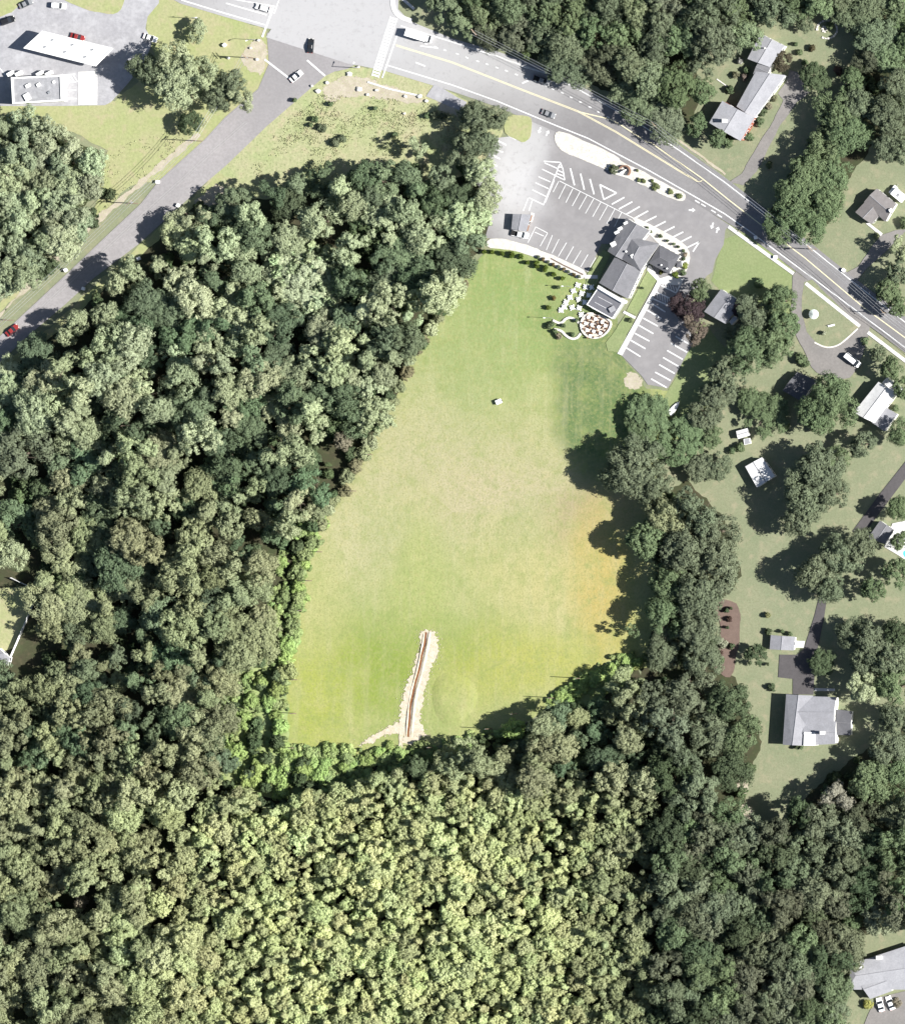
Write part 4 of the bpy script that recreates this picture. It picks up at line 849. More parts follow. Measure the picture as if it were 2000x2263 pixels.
fb = thing('range_cart', 'small white box standing alone in the upper field', 'box', P(1104, 888, .08), .4); mark('lone white box', 1104, 888)
MB().box((0, 0, .75), (1.7, 1.3, 1.0)).build('body', 'trim_white', fb); MB().box((0, 0, 1.3), (1.85, 1.45, .1)).build('lid', 'trim_white', fb)
for s in (-1, 1): MB().tube([(s * .88, 0, .3), (s * 1.0, 0, .3)], .3, 12).build('wheel', 'rubber', fb)
# stone ring and bed behind the brick house
sr = thing('stone_ring', 'ring of white stones round a garden bed behind the brick house', 'stone ring', P(*cD((1182, 235))[0], 0)); mark('white stone ring', *cD((1182, 235))[0])
for k in range(22):
    a = 6.2832 * k / 22
    if 3.4 < a < 4.1: continue
    MB().box((3.2 * math.cos(a), 2.9 * math.sin(a), .2), (.8, .5 + .2 * (k % 2), .4 + .12 * (k % 3)), a + 1.57, .8).build('stone', 'stone_white', sr)
for k in range(7): MB().box((-.9 + .55 * math.cos(k), .1 + .8 * math.sin(k), .2), (.8, .6, .45), k, .8).build('stone', 'stone_white', sr)
for k, (pts, lb) in enumerate(((cD((1300, 190), (1480, 215)), 'upper low stone edging of the bed right of the stone ring'), (cD((1455, 260), (1410, 350)), 'right low stone edging of the bed right of the stone ring'), (cD((300, 630), (385, 690)), 'low stone edging on the lawn left of the brick house'))):
    sheet('stone_edging', ribbon(pts, 2.2), 'stone_white', .25, lb, 'edging', thick=.25, kind=None)
# monument sign on the gravel island
ms = thing('monument_sign', 'dark curved wall with white sign on the gravel island', 'sign', P(*cF((420, 660))[0], .25)); mark('dark curved sign', *cF((420, 660))[0])
vs, fs = [], []
for k in range(11):
    a = R(-50 + 20 * k)
    for r, z in ((1.5, 0), (1.9, 0), (1.9, 1.4), (1.5, 1.4)): vs.append((r * math.cos(a), r * math.sin(a), z))
    if k: fs += [((k - 1) * 4 + j, (k - 1) * 4 + (j + 1) % 4, k * 4 + (j + 1) % 4, k * 4 + j) for j in range(4)]
fs += [(0, 1, 2, 3), (40, 41, 42, 43)]
mesh('curved_wall', vs, fs, 'siding_brown', ms); MB().box((-.3, -.1, 1.2), (2.0, .25, 1.2), .5).build('sign_board', 'trim_white', ms); MB().box((-.3, -.1, .3), (1.4, .4, .6), .5).build('sign_base', 'stone_white', ms)
for n_, (x, y) in enumerate(cA((1055, 1210), (1500, 300)) + cP((1275, 185), (533, 893), (675, 1040), (1115, 800), (1430, 375)) + cI((318, 790), (1195, 1115), (515, 985))):
    lb = ('white roadside box on the sandy shoulder below the utility pole', 'white box on the sandy junction corner', 'white marker box beside the side road, uppermost', 'white marker box left of the side road by the dark shrubs', 'white marker box right of the side road in the grass strip', 'white marker box at the wood edge near the tree shadow', 'white marker box where the bare drive leaves the side road', 'white utility box beside the long sidewalk', 'white mailbox at the taupe cottage driveway', 'white post on the verge beside the long sidewalk')[n_]
    if n_ == 2: continue
    t = thing('utility_box', lb, 'box', P(x, y, .08), n_ * .7)
    MB().box((0, 0, .55), (1.0, .9, 1.1)).build('cabinet', 'trim_white', t); MB().box((0, 0, 1.13), (1.1, 1.0, .07)).build('lid', 'trim_white', t)
def crown_mesh(name, seed, kind):
    r = np.random.RandomState(seed); RR = 5.0
    def dirs(n, zmin=-1.0):
        z = r.uniform(zmin, 1, n); a = r.uniform(0, 6.2832, n); s = np.sqrt(np.maximum(0, 1 - z * z)); return np.stack([s * np.cos(a), s * np.sin(a), z], 1)
    if kind == 'broad':
        nl, lr, hz, z0 = r.randint(20, 28), (.24, .38), 3.9, 8.0
        d = dirs(nl, -.25); c = d * np.array([RR * .68, RR * .68, hz]) * r.uniform(.72, 1.08, (nl, 1)); nc, nlf, ls = 17, 28, (.17, .33)
    elif kind == 'dense':
        nl, lr, hz, z0 = r.randint(34, 42), (.18, .28), 3.3, 7.5
        d = dirs(nl, -.1); c = d * np.array([RR * .78, RR * .78, hz]) * r.uniform(.85, 1.05, (nl, 1)); nc, nlf, ls = 14, 24, (.17, .31)
    elif kind == 'loose':
        nl, lr, hz, z0 = r.randint(13, 18), (.20, .34), 4.8, 9.0
        d = dirs(nl, -.4); c = d * np.array([RR * .74, RR * .74, hz]) * r.uniform(.6, 1.15, (nl, 1)); nc, nlf, ls = 17, 28, (.17, .33)
    elif kind == 'spire':
        nl, lr, hz, z0 = 24, (.16, .28), 6.0, 8.0
        t = r.rand(nl) ** 1.2; a = r.uniform(0, 6.28, nl); rad = RR * .85 * (1 - t) * r.uniform(.6, 1.1, nl)
        c = np.stack([rad * np.cos(a), rad * np.sin(a), -4 + 10 * t], 1); nc, nlf, ls = 14, 26, (.17, .33)
    else:   # shrub
        nl, lr, hz, z0 = 14, (.30, .46), 2.6, 2.4
        d = dirs(nl, -.1); c = d * np.array([RR * .62, RR * .62, hz]) * r.uniform(.7, 1.05, (nl, 1)); nc, nlf, ls = 13, 18, (.36, .7)
    c[:, :2] *= 1 + .12 * np.array([r.randn(), r.randn()])
    c[:, 2] += z0
    cen = np.array([0, 0, z0])
    L = r.uniform(*lr, len(c)) * RR
    cd = dirs(len(c) * nc, -.55).reshape(len(c), nc, 3)
    cp = c[:, None] + cd * (L[:, None] * r.uniform(.72, 1.05, (len(c), nc)))[..., None]
    cr = L[:, None] * r.uniform(.26, .44, (len(c), nc))
    ld = dirs(len(c) * nc * nlf, -.6).reshape(len(c), nc, nlf, 3)
    lp = cp[:, :, None] + ld * (cr[..., None] * r.uniform(.6, 1.1, (len(c), nc, nlf)))[..., None]
    nrm = ld * .55 + cd[:, :, None] * .45 + r.randn(*ld.shape) * .24
    lp = lp.reshape(-1, 3); nrm = nrm.reshape(-1, 3); nrm /= np.linalg.norm(nrm, axis=1)[:, None]
    n = len(lp); up = r.randn(n, 3); u = np.cross(nrm, up); u /= np.linalg.norm(u, axis=1)[:, None] + 1e-9; v = np.cross(nrm, u)
    s = r.uniform(*ls, n)[:, None]; e = r.uniform(.55, .9, n)[:, None]
    # a leaf spray: pointed quad
    q = np.stack([lp - u * s, lp + v * s * e * .6 - u * s * .1, lp + u * s, lp - v * s * e * .6 + u * s * .05], 1).reshape(-1, 3)
    q[:, 2] = np.maximum(q[:, 2], .15)
    me = bpy.data.meshes.new(name)
    me.vertices.add(4 * n); me.vertices.foreach_set('co', q.astype(np.float32).ravel())
    me.loops.add(4 * n); me.loops.foreach_set('vertex_index', np.arange(4 * n, dtype=np.int32))
    me.polygons.add(n); me.polygons.foreach_set('loop_start', np.arange(0, 4 * n, 4, dtype=np.int32)); me.polygons.foreach_set('loop_total', np.full(n, 4, np.int32))
    me.update(); me.materials.append(MATS['leaves'])
    return me
def trunk_mesh(seed, h, rad, mat='bark'):
    r = random.Random(seed); b = MB()
    b.tube([(0, 0, 0), (.1, .05, h * .5), (.05, -.1, h)], [rad, rad * .75, rad * .4], 8)
    for k in range(5):
        a = k * 1.26 + r.random(); z = h * r.uniform(.5, .85)
        b.tube([(.05, 0, z), (1.4 * math.cos(a), 1.4 * math.sin(a), z + 1.5), (2.9 * math.cos(a + .2), 2.9 * math.sin(a + .2), z + 2.6)], [rad * .45, rad * .3, rad * .12], 6)
    me = bpy.data.meshes.new('trunk'); me.from_pydata(b.v, [], b.f); me.materials.append(MATS[mat]); return me
KINDS = ['broad'] * 5 + ['dense'] * 4 + ['loose'] * 5 + ['spire'] * 3
CROWNS = [crown_mesh('crown_%s' % k, 100 + i, k) for i, k in enumerate(KINDS)]
BYK = {k: [i for i, q in enumerate(KINDS) if q == k] for k in set(KINDS)}
SHRUBS = [crown_mesh('shrub_leaves', 300 + i, 'shrub') for i in range(4)]
TRUNKS = [trunk_mesh(i, 9.0, .32) for i in range(3)]
TOPZ = 12.0   # nominal height of a unit crown's top

TREES = []      # x, y (photo), r (photo px), tint, kind, height scale, zone label, solo
def inpoly(x, y, pl):
    c = False; j = len(pl) - 1
    for i in range(len(pl)):
        if (pl[i][1] > y) != (pl[j][1] > y) and x < (pl[j][0] - pl[i][0]) * (y - pl[i][1]) / (pl[j][1] - pl[i][1]) + pl[i][0]: c = not c
        j = i
    return c
def vary(t, k=.16):
    b = 1 + rng.uniform(-k, k) * 1.3; return tuple(max(.01, x * b * (1 + rng.uniform(-k, k) * .22)) for x in t)
PALE, OLIVE, YEL, DARK, GREY, BRIGHT, PURP, RUST, DEEP = (.335, .378, .232), (.262, .288, .163), (.475, .515, .27), (.090, .118, .066), (.150, .178, .112), (.30, .40, .145), (.068, .05, .053), (.26, .235, .17), (.142, .188, .10)
solo_v = [  # display-pixel x, y, r, tint, kind
 (300, 138, 42, GREY, 'broad'), (345, 120, 46, PALE, 'broad'), (355, 172, 52, PALE, 'broad'), (400, 150, 44, PALE, 'loose'), (462, 165, 34, GREY, 'broad'), (440, 195, 36, GREY, 'broad'), (482, 195, 28, PALE, 'loose'),
 (395, 63, 24, PALE, 'dense'), (380, 244, 26, DARK, 'dense'),
 (1296, 836, 46, DEEP, 'dense'), (1290, 845, 48, DEEP, 'dense'), (1360, 880, 52, DEEP, 'dense'), (1265, 930, 56, GREY, 'broad'), (1232, 945, 36, GREY, 'broad'), (1300, 960, 48, GREY, 'broad'), (1290, 900, 40, GREY, 'loose'),
 (1335, 1025, 48, OLIVE, 'broad'), (1395, 1020, 50, GREY, 'loose'), (1430, 1060, 44, GREY, 'broad'), (1370, 1100, 56, GREY, 'broad'), (1430, 1130, 52, GREY, 'broad'), (1340, 1160, 46, DEEP, 'broad'), (1390, 1190, 52, GREY, 'broad'), (1330, 1230, 44, DEEP, 'broad'), (1395, 1260, 50, GREY, 'broad'), (1325, 1295, 44, GREY, 'broad'), (1400, 1320, 48, GREY, 'broad'), (1262, 1258, 14, DEEP, 'loose'),
 (1380, 1385, 52, GREY, 'broad'), (1455, 1400, 50, DARK, 'broad'), (1480, 1470, 44, DEEP, 'broad'), (1410, 1465, 54, GREY, 'broad'), (1460, 1540, 46, DARK, 'broad'), (1430, 930, 30, GREY, 'dense'), (1395, 935, 32, GREY, 'dense'),
 (1405, 830, 32, GREY, 'dense'), (1430, 790, 36, GREY, 'dense'), (1455, 745, 38, GREY, 'dense'), (1490, 700, 48, DEEP, 'broad'), (1540, 690, 46, DEEP, 'broad'), (1510, 630, 44, GREY, 'broad'), (1555, 600, 36, DEEP, 'broad'), (1560, 650, 38, DEEP, 'dense'), (1470, 670, 26, GREY, 'broad'), (1420, 870, 28, DEEP, 'dense'),
 (1372, 612, 34, PURP, 'broad'), (1385, 652, 32, (.17, .135, .11), 'loose'), (1488, 622, 30, PURP, 'broad'), (1398, 578, 24, DEEP, 'dense'),
 (1530, 830, 48, DEEP, 'dense'), (1500, 800, 34, DEEP, 'dense'), (1655, 785, 46, DEEP, 'broad'), (1632, 828, 42, DEEP, 'broad'), (1668, 815, 44, DEEP, 'broad'),
 (1635, 930, 52, GREY, 'broad'), (1610, 985, 52, GREY, 'broad'), (1655, 985, 44, GREY, 'broad'), (1600, 1030, 40, GREY, 'broad'), (1660, 920, 34, DEEP, 'broad'), (1720, 886, 28, GREY, 'dense'),
 (1635, 1140, 48, GREY, 'broad'), (1680, 1105, 44, GREY, 'broad'), (1715, 1090, 36, GREY, 'broad'), (1655, 1165, 36, GREY, 'broad'), (1740, 1178, 28, DEEP, 'dense'), (1790, 1145, 30, DEEP, 'dense'), (1795, 1080, 20, DEEP, 'dense'), (1790, 1015, 24, DEEP, 'broad'),
 (1700, 1265, 36, GREY, 'broad'), (1740, 1275, 40, GREY, 'broad'), (1775, 1310, 44, GREY, 'broad'), (1725, 1325, 36, GREY, 'broad'), (1795, 1265, 34, DARK, 'broad'), (1790, 1370, 42, DEEP, 'broad'), (1725, 1375, 36, PALE, 'loose'), (1790, 1440, 40, GREY, 'broad'), (1770, 1500, 46, GREY, 'broad'), (1740, 1560, 48, DEEP, 'broad'), (1795, 1555, 40, DEEP, 'broad'), (1640, 1320, 30, DARK, 'broad'), (1670, 1590, 36, (.27, .27, .21), 'loose'),
 (1508, 1308, 23, DARK, 'dense'), (1624, 155, 32, DARK, 'dense'), (1560, 122, 20, (.10, .09, .06), 'dense'), (1605, 50, 20, GREY, 'dense'),
 (1570, 430, 46, DEEP, 'broad'), (1610, 450, 44, DEEP, 'broad'), (1590, 385, 46, DEEP, 'broad'), (1640, 400, 44, DEEP, 'broad'), (1615, 340, 46, DEEP, 'broad'), (1660, 345, 42, DEEP, 'dense'), (1645, 290, 46, DEEP, 'broad'), (1690, 270, 44, DEEP, 'broad'), (1670, 225, 44, DEEP, 'broad'), (1715, 210, 40, GREY, 'broad'), (1700, 170, 34, DEEP, 'dense'), (1555, 460, 30, DEEP, 'broad'),
 (1780, 235, 44, GREY, 'broad'), (1790, 180, 46, GREY, 'broad'), (1770, 290, 34, GREY, 'broad'), (1800, 300, 36, GREY, 'broad'), (1795, 540, 30, GREY, 'dense'), (1770, 578, 30, DEEP, 'dense'), (1802, 495, 26, PALE, 'loose'), (1790, 610, 24, DEEP, 'dense'), (1750, 705, 18, GREY, 'dense'), (1778, 735, 24, DEEP, 'dense'), (1800, 775, 22, DEEP, 'dense'), (1796, 862, 26, DEEP, 'broad'),
 (1395, 130, 30, GREY, 'dense'), (1400, 180, 30, DEEP, 'dense'), (1390, 250, 24, DEEP, 'dense'), (1432, 278, 20, DEEP, 'dense'), (1755, 1825, 38, (.25, .28, .18), 'dense'), (1700, 1845, 22, DEEP, 'dense'),
 (945, 240, 36, GREY, 'broad'), (985, 232, 30, GREY, 'broad'), (960, 285, 34, GREY, 'broad'), (925, 300, 36, GREY, 'loose'), (960, 340, 36, PALE, 'broad'), (975, 395, 34, PALE, 'broad'), (835, 292, 24, PALE, 'loose'), (1025, 1455, 24, BRIGHT, 'dense'),
 (640, 440, 44, PALE, 'broad'), (575, 475, 40, PALE, 'broad'), (600, 560, 58, (.42, .47, .31), 'dense'), (560, 530, 46, (.42, .47, .31), 'dense'), (640, 600, 44, (.42, .47, .31), 'dense'), (855, 465, 44, PALE, 'broad'), (320, 530, 30, PALE, 'spire'), (685, 880, 22, RUST, 'dense'), (20, 1110, 40, PALE, 'broad'), (165, 1800, 16, RUST, 'broad'), (40, 905, 62, GREY, 'broad')]
LOW = {(1296, 836): .38, (1488, 622): .45, (1510, 630): .65, (1470, 670): .6, (1290, 845): .36, (1360, 880): .4, (1530, 830): .36, (1500, 800): .36, (395, 63): .6, (380, 244): .6, (1508, 1308): .6, (1560, 122): .5, (1605, 50): .5, (1405, 830): .6, (1430, 790): .65, (1420, 870): .5, (1395, 935): .5, (1430, 930): .5, (1372, 612): .62, (1385, 652): .62, (1640, 1320): .45, (1700, 1265): .7, (1624, 155): .6, (1325, 1295): .62, (600, 560): .55, (560, 530): .55, (640, 600): .5, (575, 475): .8, (1400, 1320): .85, (1380, 1385): .8}
for x_, y_, r_ in ((292, 592, 30), (262, 622, 26), (172, 712, 26), (150, 742, 24)): TREES.append([x_, y_, r_, PALE, 'broad', 1.25, '', True])
for x, y, r_, t, k in solo_v: TREES.append([x / .903, y / .903, r_ / .903, vary(t, .06), k, LOW.get((x, y), .72 if (1540 < x < 1730 and 150 < y < 480) else .9), '', True])
def near(x, y, line_):
    best = 1e9
    for (ax, ay), (bx_, by_) in zip(line_[:-1], line_[1:]):
        dx, dy = bx_ - ax, by_ - ay; t = max(0, min(1, ((x - ax) * dx + (y - ay) * dy) / (dx * dx + dy * dy)))
        best = min(best, math.hypot(x - ax - t * dx, y - ay - t * dy))
    return best
HOLLOW = [(740, 600, 62), (700, 715, 42), (330, 650, 34), (665, 835, 40), (745, 470, 34), (450, 480, 34), (130, 780, 30), (235, 900, 30), (60, 1000, 34), (560, 760, 34), (480, 880, 30), (290, 1010, 26), (150, 1150, 30), (1150, 1520, 26), (1080, 1480, 20)]
STRIP = [cV((575, 1060), (660, 1000), (640, 1060), (610, 1160), (595, 1300), (520, 1310), (540, 1180)), cV((560, 1490), (800, 1500), (1000, 1450), (1000, 1490), (860, 1520), (700, 1570), (560, 1570)), cV((500, 1290), (575, 1290), (580, 1480), (700, 1510), (700, 1570), (560, 1605), (430, 1570), (430, 1480), (450, 1380), (475, 1290)), cV((1085, 1400), (1210, 1310), (1280, 1300), (1250, 1360), (1150, 1420))]
def scatter(poly, spacing, rad, tint, kinds, zone, hs=(1.0, 1.35), gap=0.0, n=9000, avoid=None, bb=None):
    xs = [p[0] for p in poly]; ys = [p[1] for p in poly]
    x0, x1 = max(-30, min(xs)), min(2030, max(xs)); y0, y1 = max(-30, min(ys)), min(2293, max(ys))
    for _ in range(n):
        x, y = rng.uniform(x0, x1), rng.uniform(y0, y1)
        if not inpoly(x, y, poly): continue
        if avoid and avoid(x, y): continue
        dr = min(near(x, y, side_e), near(x, y, north))
        if dr < 24: continue
        if zone == 'left' and y < 470 and near(x, y, side_e) < 24 + 75 * min(1, max(0, (470 - y) / 170)): continue
        if zone == 'left':
            if any(inpoly(x, y, q_) for q_ in STRIP) or inpoly(x, y, field) or near(x, y, field) < 17: continue
            if math.hypot(x * .903 - 612, y * .903 - 565) < 88: continue
            if any(math.hypot(x * .903 - a_, (y * .903 - b_) * 1.2) < c_ for a_, b_, c_ in HOLLOW) and rng.random() < .93: continue
        t = tint(x, y) if callable(tint) else tint
        sp = spacing(x, y) if callable(spacing) else spacing
        if gap and (math.sin(x * .021 + 1.3 * math.sin(y * .017)) + math.sin(y * .026 + 1.1 * math.sin(x * .013))) > 2 - gap * (1.0 if y < 1500 else (.15 if sp < 24 else .45)): continue
        ok = True
        for T in TREES:
            dx, dy = T[0] - x, T[1] - y; m = (sp + T[2] * .55 if T[7] else sp)
            if abs(dx) < m and abs(dy) < m and dx * dx + dy * dy < m * m: ok = False; break
        if ok:
            rr = rng.uniform(*rad) * (sp / 45.0) * (1.12 if sp < 24 else 1)
            fine = sp < 24
            TREES.append([x, y, rr, vary(t), rng.choice(['dense', 'dense', 'broad', 'spire'] if fine else kinds), (rng.uniform(.95, 1.25) if fine else rng.uniform(*hs)) * (.55 if dr < 50 else (.75 if dr < 85 else 1)) * (.6 if zone == 'upper' and x > 1860 else 1) * (.6 if x < 260 and 1180 < y < 1480 else 1) * (LOWT[0] if zone == 'left' else 1) * (.9 if zone == 'left' and y > 1740 and x > 420 else 1), zone, False])
LOWT = [1.0]
def tint_left(x, y):
    X, Y = x * .903, y * .903; LOWT[0] = 1.0
    if Y > 1560 or (X > 250 and Y > 1850):
        f = min(1, max(0, (X - 150) / 350)) * min(1, max(0, (Y - 1480) / 160)); 
        base = tuple(a + (b - a) * f for a, b in zip(OLIVE, YEL))
        k_ = min(1, max(0, (X - 1080) / 230)); base = tuple(v + (w_ - v) * k_ * .75 for v, w_ in zip(base, (.15, .178, .112)))
        return base
    f = min(1, max(0, (Y - 820) / 250)); b = tuple(a + (c - a) * f for a, c in zip(PALE, OLIVE))
    u_ = rng.random(); LOWT[0] = 1.0
    if u_ < (.46 if Y < 950 else .30): LOWT[0] = .74; return rng.choice([(.135, .185, .105), (.165, .21, .125), (.12, .16, .095)])
    if u_ > .97: return tuple(v * 1.25 for v in b)
    return b
def sp_left(x, y):
    X, Y = x * .903, y * .903
    return 20 if (Y > 1560 and X > 380) else (35 if Y > 1300 else 41)
house_yard = lambda x, y: (x < 100 and 1235 < y < 1475) or (x < 62 and 1080 < y < 1150)
scatter(wood_left, sp_left, (32, 62), tint_left, ['broad', 'broad', 'broad', 'dense', 'loose', 'loose', 'spire'], 'left', (.8, 1.55), .55, 30000, house_yard)
scatter(wood_east, 42, (38, 64), lambda x, y: rng.choice([DARK, GREY, GREY, (.128, .143, .092), DEEP]), ['broad', 'broad', 'dense', 'loose'], 'right', (1.0, 1.3), .15, 9000, lambda x, y: (1470 < x * .903 < 1600 and 1540 < y * .903 < 1660))
scatter(wood_north, 44, (38, 64), lambda x, y: rng.choice([DEEP, GREY, (.18, .22, .13), (.13, .15, .095)]), ['broad', 'broad', 'dense'], 'upper', (1.0, 1.3), .15, 7000, lambda x, y: (x * .903 > 1520 and y * .903 > 120))
scatter(wood_west, 40, (36, 56), (.31, .355, .225), ['broad', 'broad', 'loose', 'dense'], 'station', (.8, 1.1), .1, 4000)

for lm in (('sandy ditch', 930, 1500), ('top of the crosswalk', 872, 30), ('lower crosswalk end', 830, 170), ('red side-road car', 29, 730), ('half-moon grass island', 1830, 720), ('brown mulch bed', 1605, 1410), ('bare gravel drive', 470, 430), ('round grass mound', 1003, 1543), ('swimming pool corner', 1995, 1222), ('white concrete pad', 195, 195), ('long white fence', 52, 1385), ('two parked white cars', 1955, 2220), ('stop line of the side road', 617, 156), ('dark oval shrub', 210, 480)): mark(*lm)
def tone(t):
    r, g_, b = t
    if r > g_ * 1.25 and r < .1: return 'purple-leaved'
    if r > g_ * 1.2: return 'rusty brown'
    v = g_
    if g_ > r * 1.45 and g_ > .24: return 'bright green'
    if v > .33: return 'pale yellow-green'
    if v > .26: return 'pale green'
    if r > g_ * .93: return 'olive'
    if v > .16: return 'mid green'
    return 'dark green'
def side(dx, dy):
    a = (math.degrees(math.atan2(-dy, dx)) + 360) % 360
    return ('right of', 'above and right of', 'above', 'above and left of', 'left of', 'below and left of', 'below', 'below and right of')[int((a + 22.5) // 45) % 8]
_rank = {}
def place_label(x, y, noun, extra=''):
    nm, lx, ly = min(LANDMARKS, key=lambda l: (l[1] - x) ** 2 + (l[2] - y) ** 2)
    return nm, side(x - lx, y - ly), math.hypot(x - lx, y - ly)
def unique_labels(items, noun, worded):
    """items: (x, y, tone) -> one label each, counted outwards from the nearest landmark"""
    got = {}
    for i, (x, y, tn) in enumerate(items):
        nm, sd_, d = place_label(x, y, noun); got.setdefault((nm, sd_), []).append((d, i))
    out = {}
    for (nm, sd_), l in got.items():
        l.sort()
        for k, (d, i) in enumerate(l):
            if k < 25: out[i] = '%s %s, %s %s%s the %s' % (items[i][2], noun, ORD[k] if len(l) > 1 else 'nearest', 'counted ' if False else '', sd_, nm)
            else: out[i] = None
    return out

inside = [T for T in TREES if -20 < T[0] < 2020 and -20 < T[1] < 2283]
solos = [T for T in inside if T[7]]
woods = sorted([T for T in TREES if not T[7]], key=lambda T: -T[2] * (1 if T in inside else .2))
# spread the individually built wood trees: those that show largest
NIND = max(0, 300 - len(solos))
indiv = solos + woods[:NIND]
rest = woods[NIND:]
labels = unique_labels([(T[0], T[1], tone(T[3])) for T in indiv], 'broadleaf tree', True)
ZL = {'left': 'wood left of and below the field', 'right': 'wood at the lower right', 'upper': 'wood above the highway', 'station': 'wood below the petrol station', '': 'belt right of the field'}
def tree_geom(T):
    x, y, r_, tint, kind, hs, zone, solo = T
    s = r_ * MPP / 5.0
    if solo: zs = (s * .5 + .55) * hs
    else: zs = (.75 + .25 * s) * hs
    zmid = 8.5 * zs if kind != 'spire' else 8 * zs
    p = P(x, y, zmid); return Vector((p.x, p.y, 0)), s, zs
tri = np.random.RandomState(3)
for n_, T in enumerate(indiv):
    p, s, zs = tree_geom(T); kind = T[4]
    lb = labels[n_] or '%s crown deep in the %s' % (tone(T[3]), ZL[T[6]])
    t = thing('broadleaf_tree', lb, 'tree', p, rng.uniform(0, 6.28), 'trees of the ' + ZL[T[6]] if not T[7] else 'separate trees of gardens and wood edges')
    shared('trunk', TRUNKS[n_ % 3], t, (0, 0, 0), 0, (max(.5, s), max(.5, s), zs * .95))
    c_ = shared('crown', CROWNS[BYK[kind][n_ % len(BYK[kind])]], t, (0, 0, 0), rng.uniform(0, 6.28), (s, s * rng.uniform(.88, 1.12), zs)); c_['tint'] = T[3]
    T.append(c_)
# ------------------------------------------------------------------ shrubs
SH = []
def shrub(x, y, r_, tint, h=1.0, flat=1.0): SH.append((x, y, r_, vary(tint, .1), h * flat))
for x, y, r_ in ((750, 480, 25), (690, 500, 18), (510, 660, 15), (390, 870, 22), (330, 910, 20), (890, 285, 16), (840, 270, 12)): shrub(*cP((x, y))[0], r_, DARK if r_ > 14 else DEEP, 1.2)
for x, y, r_ in ((640, 845, 11), (740, 945, 13), (780, 925, 10), (700, 690, 7), (590, 790, 8), (570, 830, 6), (1120, 900, 8), (1390, 770, 12), (1450, 775, 10), (1340, 770, 8), (460, 665, 6), (990, 720, 6)): shrub(*cB((x, y))[0], r_, GREY if r_ > 9 else DEEP)
shrub(*cF((300, 640))[0], 12, GREY); 
for x, y, r_ in ((580, 760, 6), (635, 775, 6), (730, 775, 5), (755, 840, 10), (940, 890, 8), (1040, 945, 8), (560, 655, 4)): shrub(*cF((x, y))[0], r_, (.17, .20, .09), .6)
for x, y in ((110, 395), (190, 395), (310, 410), (420, 445), (530, 455), (595, 515), (710, 560), (800, 605), (905, 655), (1005, 700), (700, 520), (810, 570), (430, 415)): shrub(*cG((x, y))[0], 6.0, (.10, .14, .03), 1.1)
for k in range(9): shrub(*cG((720 + k * 58, 455 + k * 28))[0], 4.5, (.16, .12, .06) if k % 2 else GREY, .7)
for x, y, r_, t in ((850, 1240, 9, DARK), (880, 1210, 6, DEEP), (960, 1350, 8, RUST), (910, 1310, 7, DEEP), (900, 920, 6, (.16, .13, .05)), (840, 1030, 7, (.12, .15, .04)), (1010, 1230, 5, DEEP), (1110, 1340, 6, DEEP), (1160, 1180, 5, DEEP), (1325, 595, 5, DARK), (1775, 1170, 5, DEEP), (945, 800, 5, DARK)): shrub(*cG((x, y))[0], r_, t, .9)
for x, y, r_, t in ((770, 118, 4, DARK), (810, 165, 4, DEEP), (910, 213, 5, DARK), (1000, 268, 4, DARK), (1065, 305, 4, DEEP), (1118, 333, 4, DARK), (1178, 385, 4, DEEP), (1202, 425, 6, RUST), (1180, 468, 5, DARK), (1195, 545, 9, (.26, .29, .08)), (1175, 620, 8, DEEP), (1085, 660, 9, (.12, .17, .04)), (925, 620, 6, (.12, .12, .04)), (715, 800, 4, DARK), (580, 1160, 6, OLIVE)): shrub(*cH((x, y))[0], r_, t, .8)
for x, y, r_, t in ((220, 195, 7, DARK), (262, 175, 4, DARK), (250, 275, 8, (.09, .06, .05)), (228, 345, 4, DARK), (265, 515, 8, DARK), (170, 570, 7, (.09, .06, .05)), (180, 635, 9, DEEP), (190, 480, 12, (.33, .34, .25)), (620, 885, 11, DARK), (590, 675, 4, DARK), (560, 540, 5, DEEP), (600, 385, 9, DARK), (720, 380, 5, DEEP), (790, 405, 6, DEEP), (585, 235, 8, (.19, .20, .10)), (840, 1410, 5, DARK), (890, 1415, 5, DEEP)): shrub(*cL((x, y))[0], r_, t, 1.0)
for x, y, r_, t in ((1160, 490, 6, (.33, .34, .25)), (970, 690, 16, DEEP), (1010, 720, 12, DEEP), (850, 1240, 12, DEEP), (1070, 1255, 8, DEEP), (1250, 880, 8, DEEP), (1480, 560, 10, DEEP), (480, 1400, 14, DEEP), (430, 1430, 10, DEEP), (640, 90, 14, DEEP), (1290, 1100, 9, DEEP), (1720, 1090, 10, DEEP), (1590, 640, 9, GREY)): shrub(*cJ((x, y))[0], r_, t, 1.0)
for x, y, r_, t in ((350, 270, 12, DEEP), (460, 600, 9, (.2, .2, .13)), (520, 620, 10, (.24, .2, .17)), (540, 560, 9, DEEP), (410, 720, 12, DARK), (660, 900, 11, DARK), (640, 975, 12, DEEP), (560, 1090, 11, DEEP), (720, 850, 10, RUST), (760, 790, 8, (.2, .2, .12)), (330, 1100, 18, DEEP), (400, 1140, 14, DEEP), (130, 1050, 18, GREY), (100, 680, 14, DEEP), (190, 700, 14, DEEP), (1065, 382, 9, (.10, .085, .05)), (960, 420, 9, DEEP), (1000, 500, 8, DEEP), (930, 350, 6, DEEP), (1390, 250, 10, DEEP), (1210, 200, 12, DEEP), (495, 485, 8, (.4, .4, .36)), (1350, 570, 14, GREY), (1270, 560, 12, (.13, .09, .07))): shrub(*cD((x, y))[0], r_, t, 1.0)
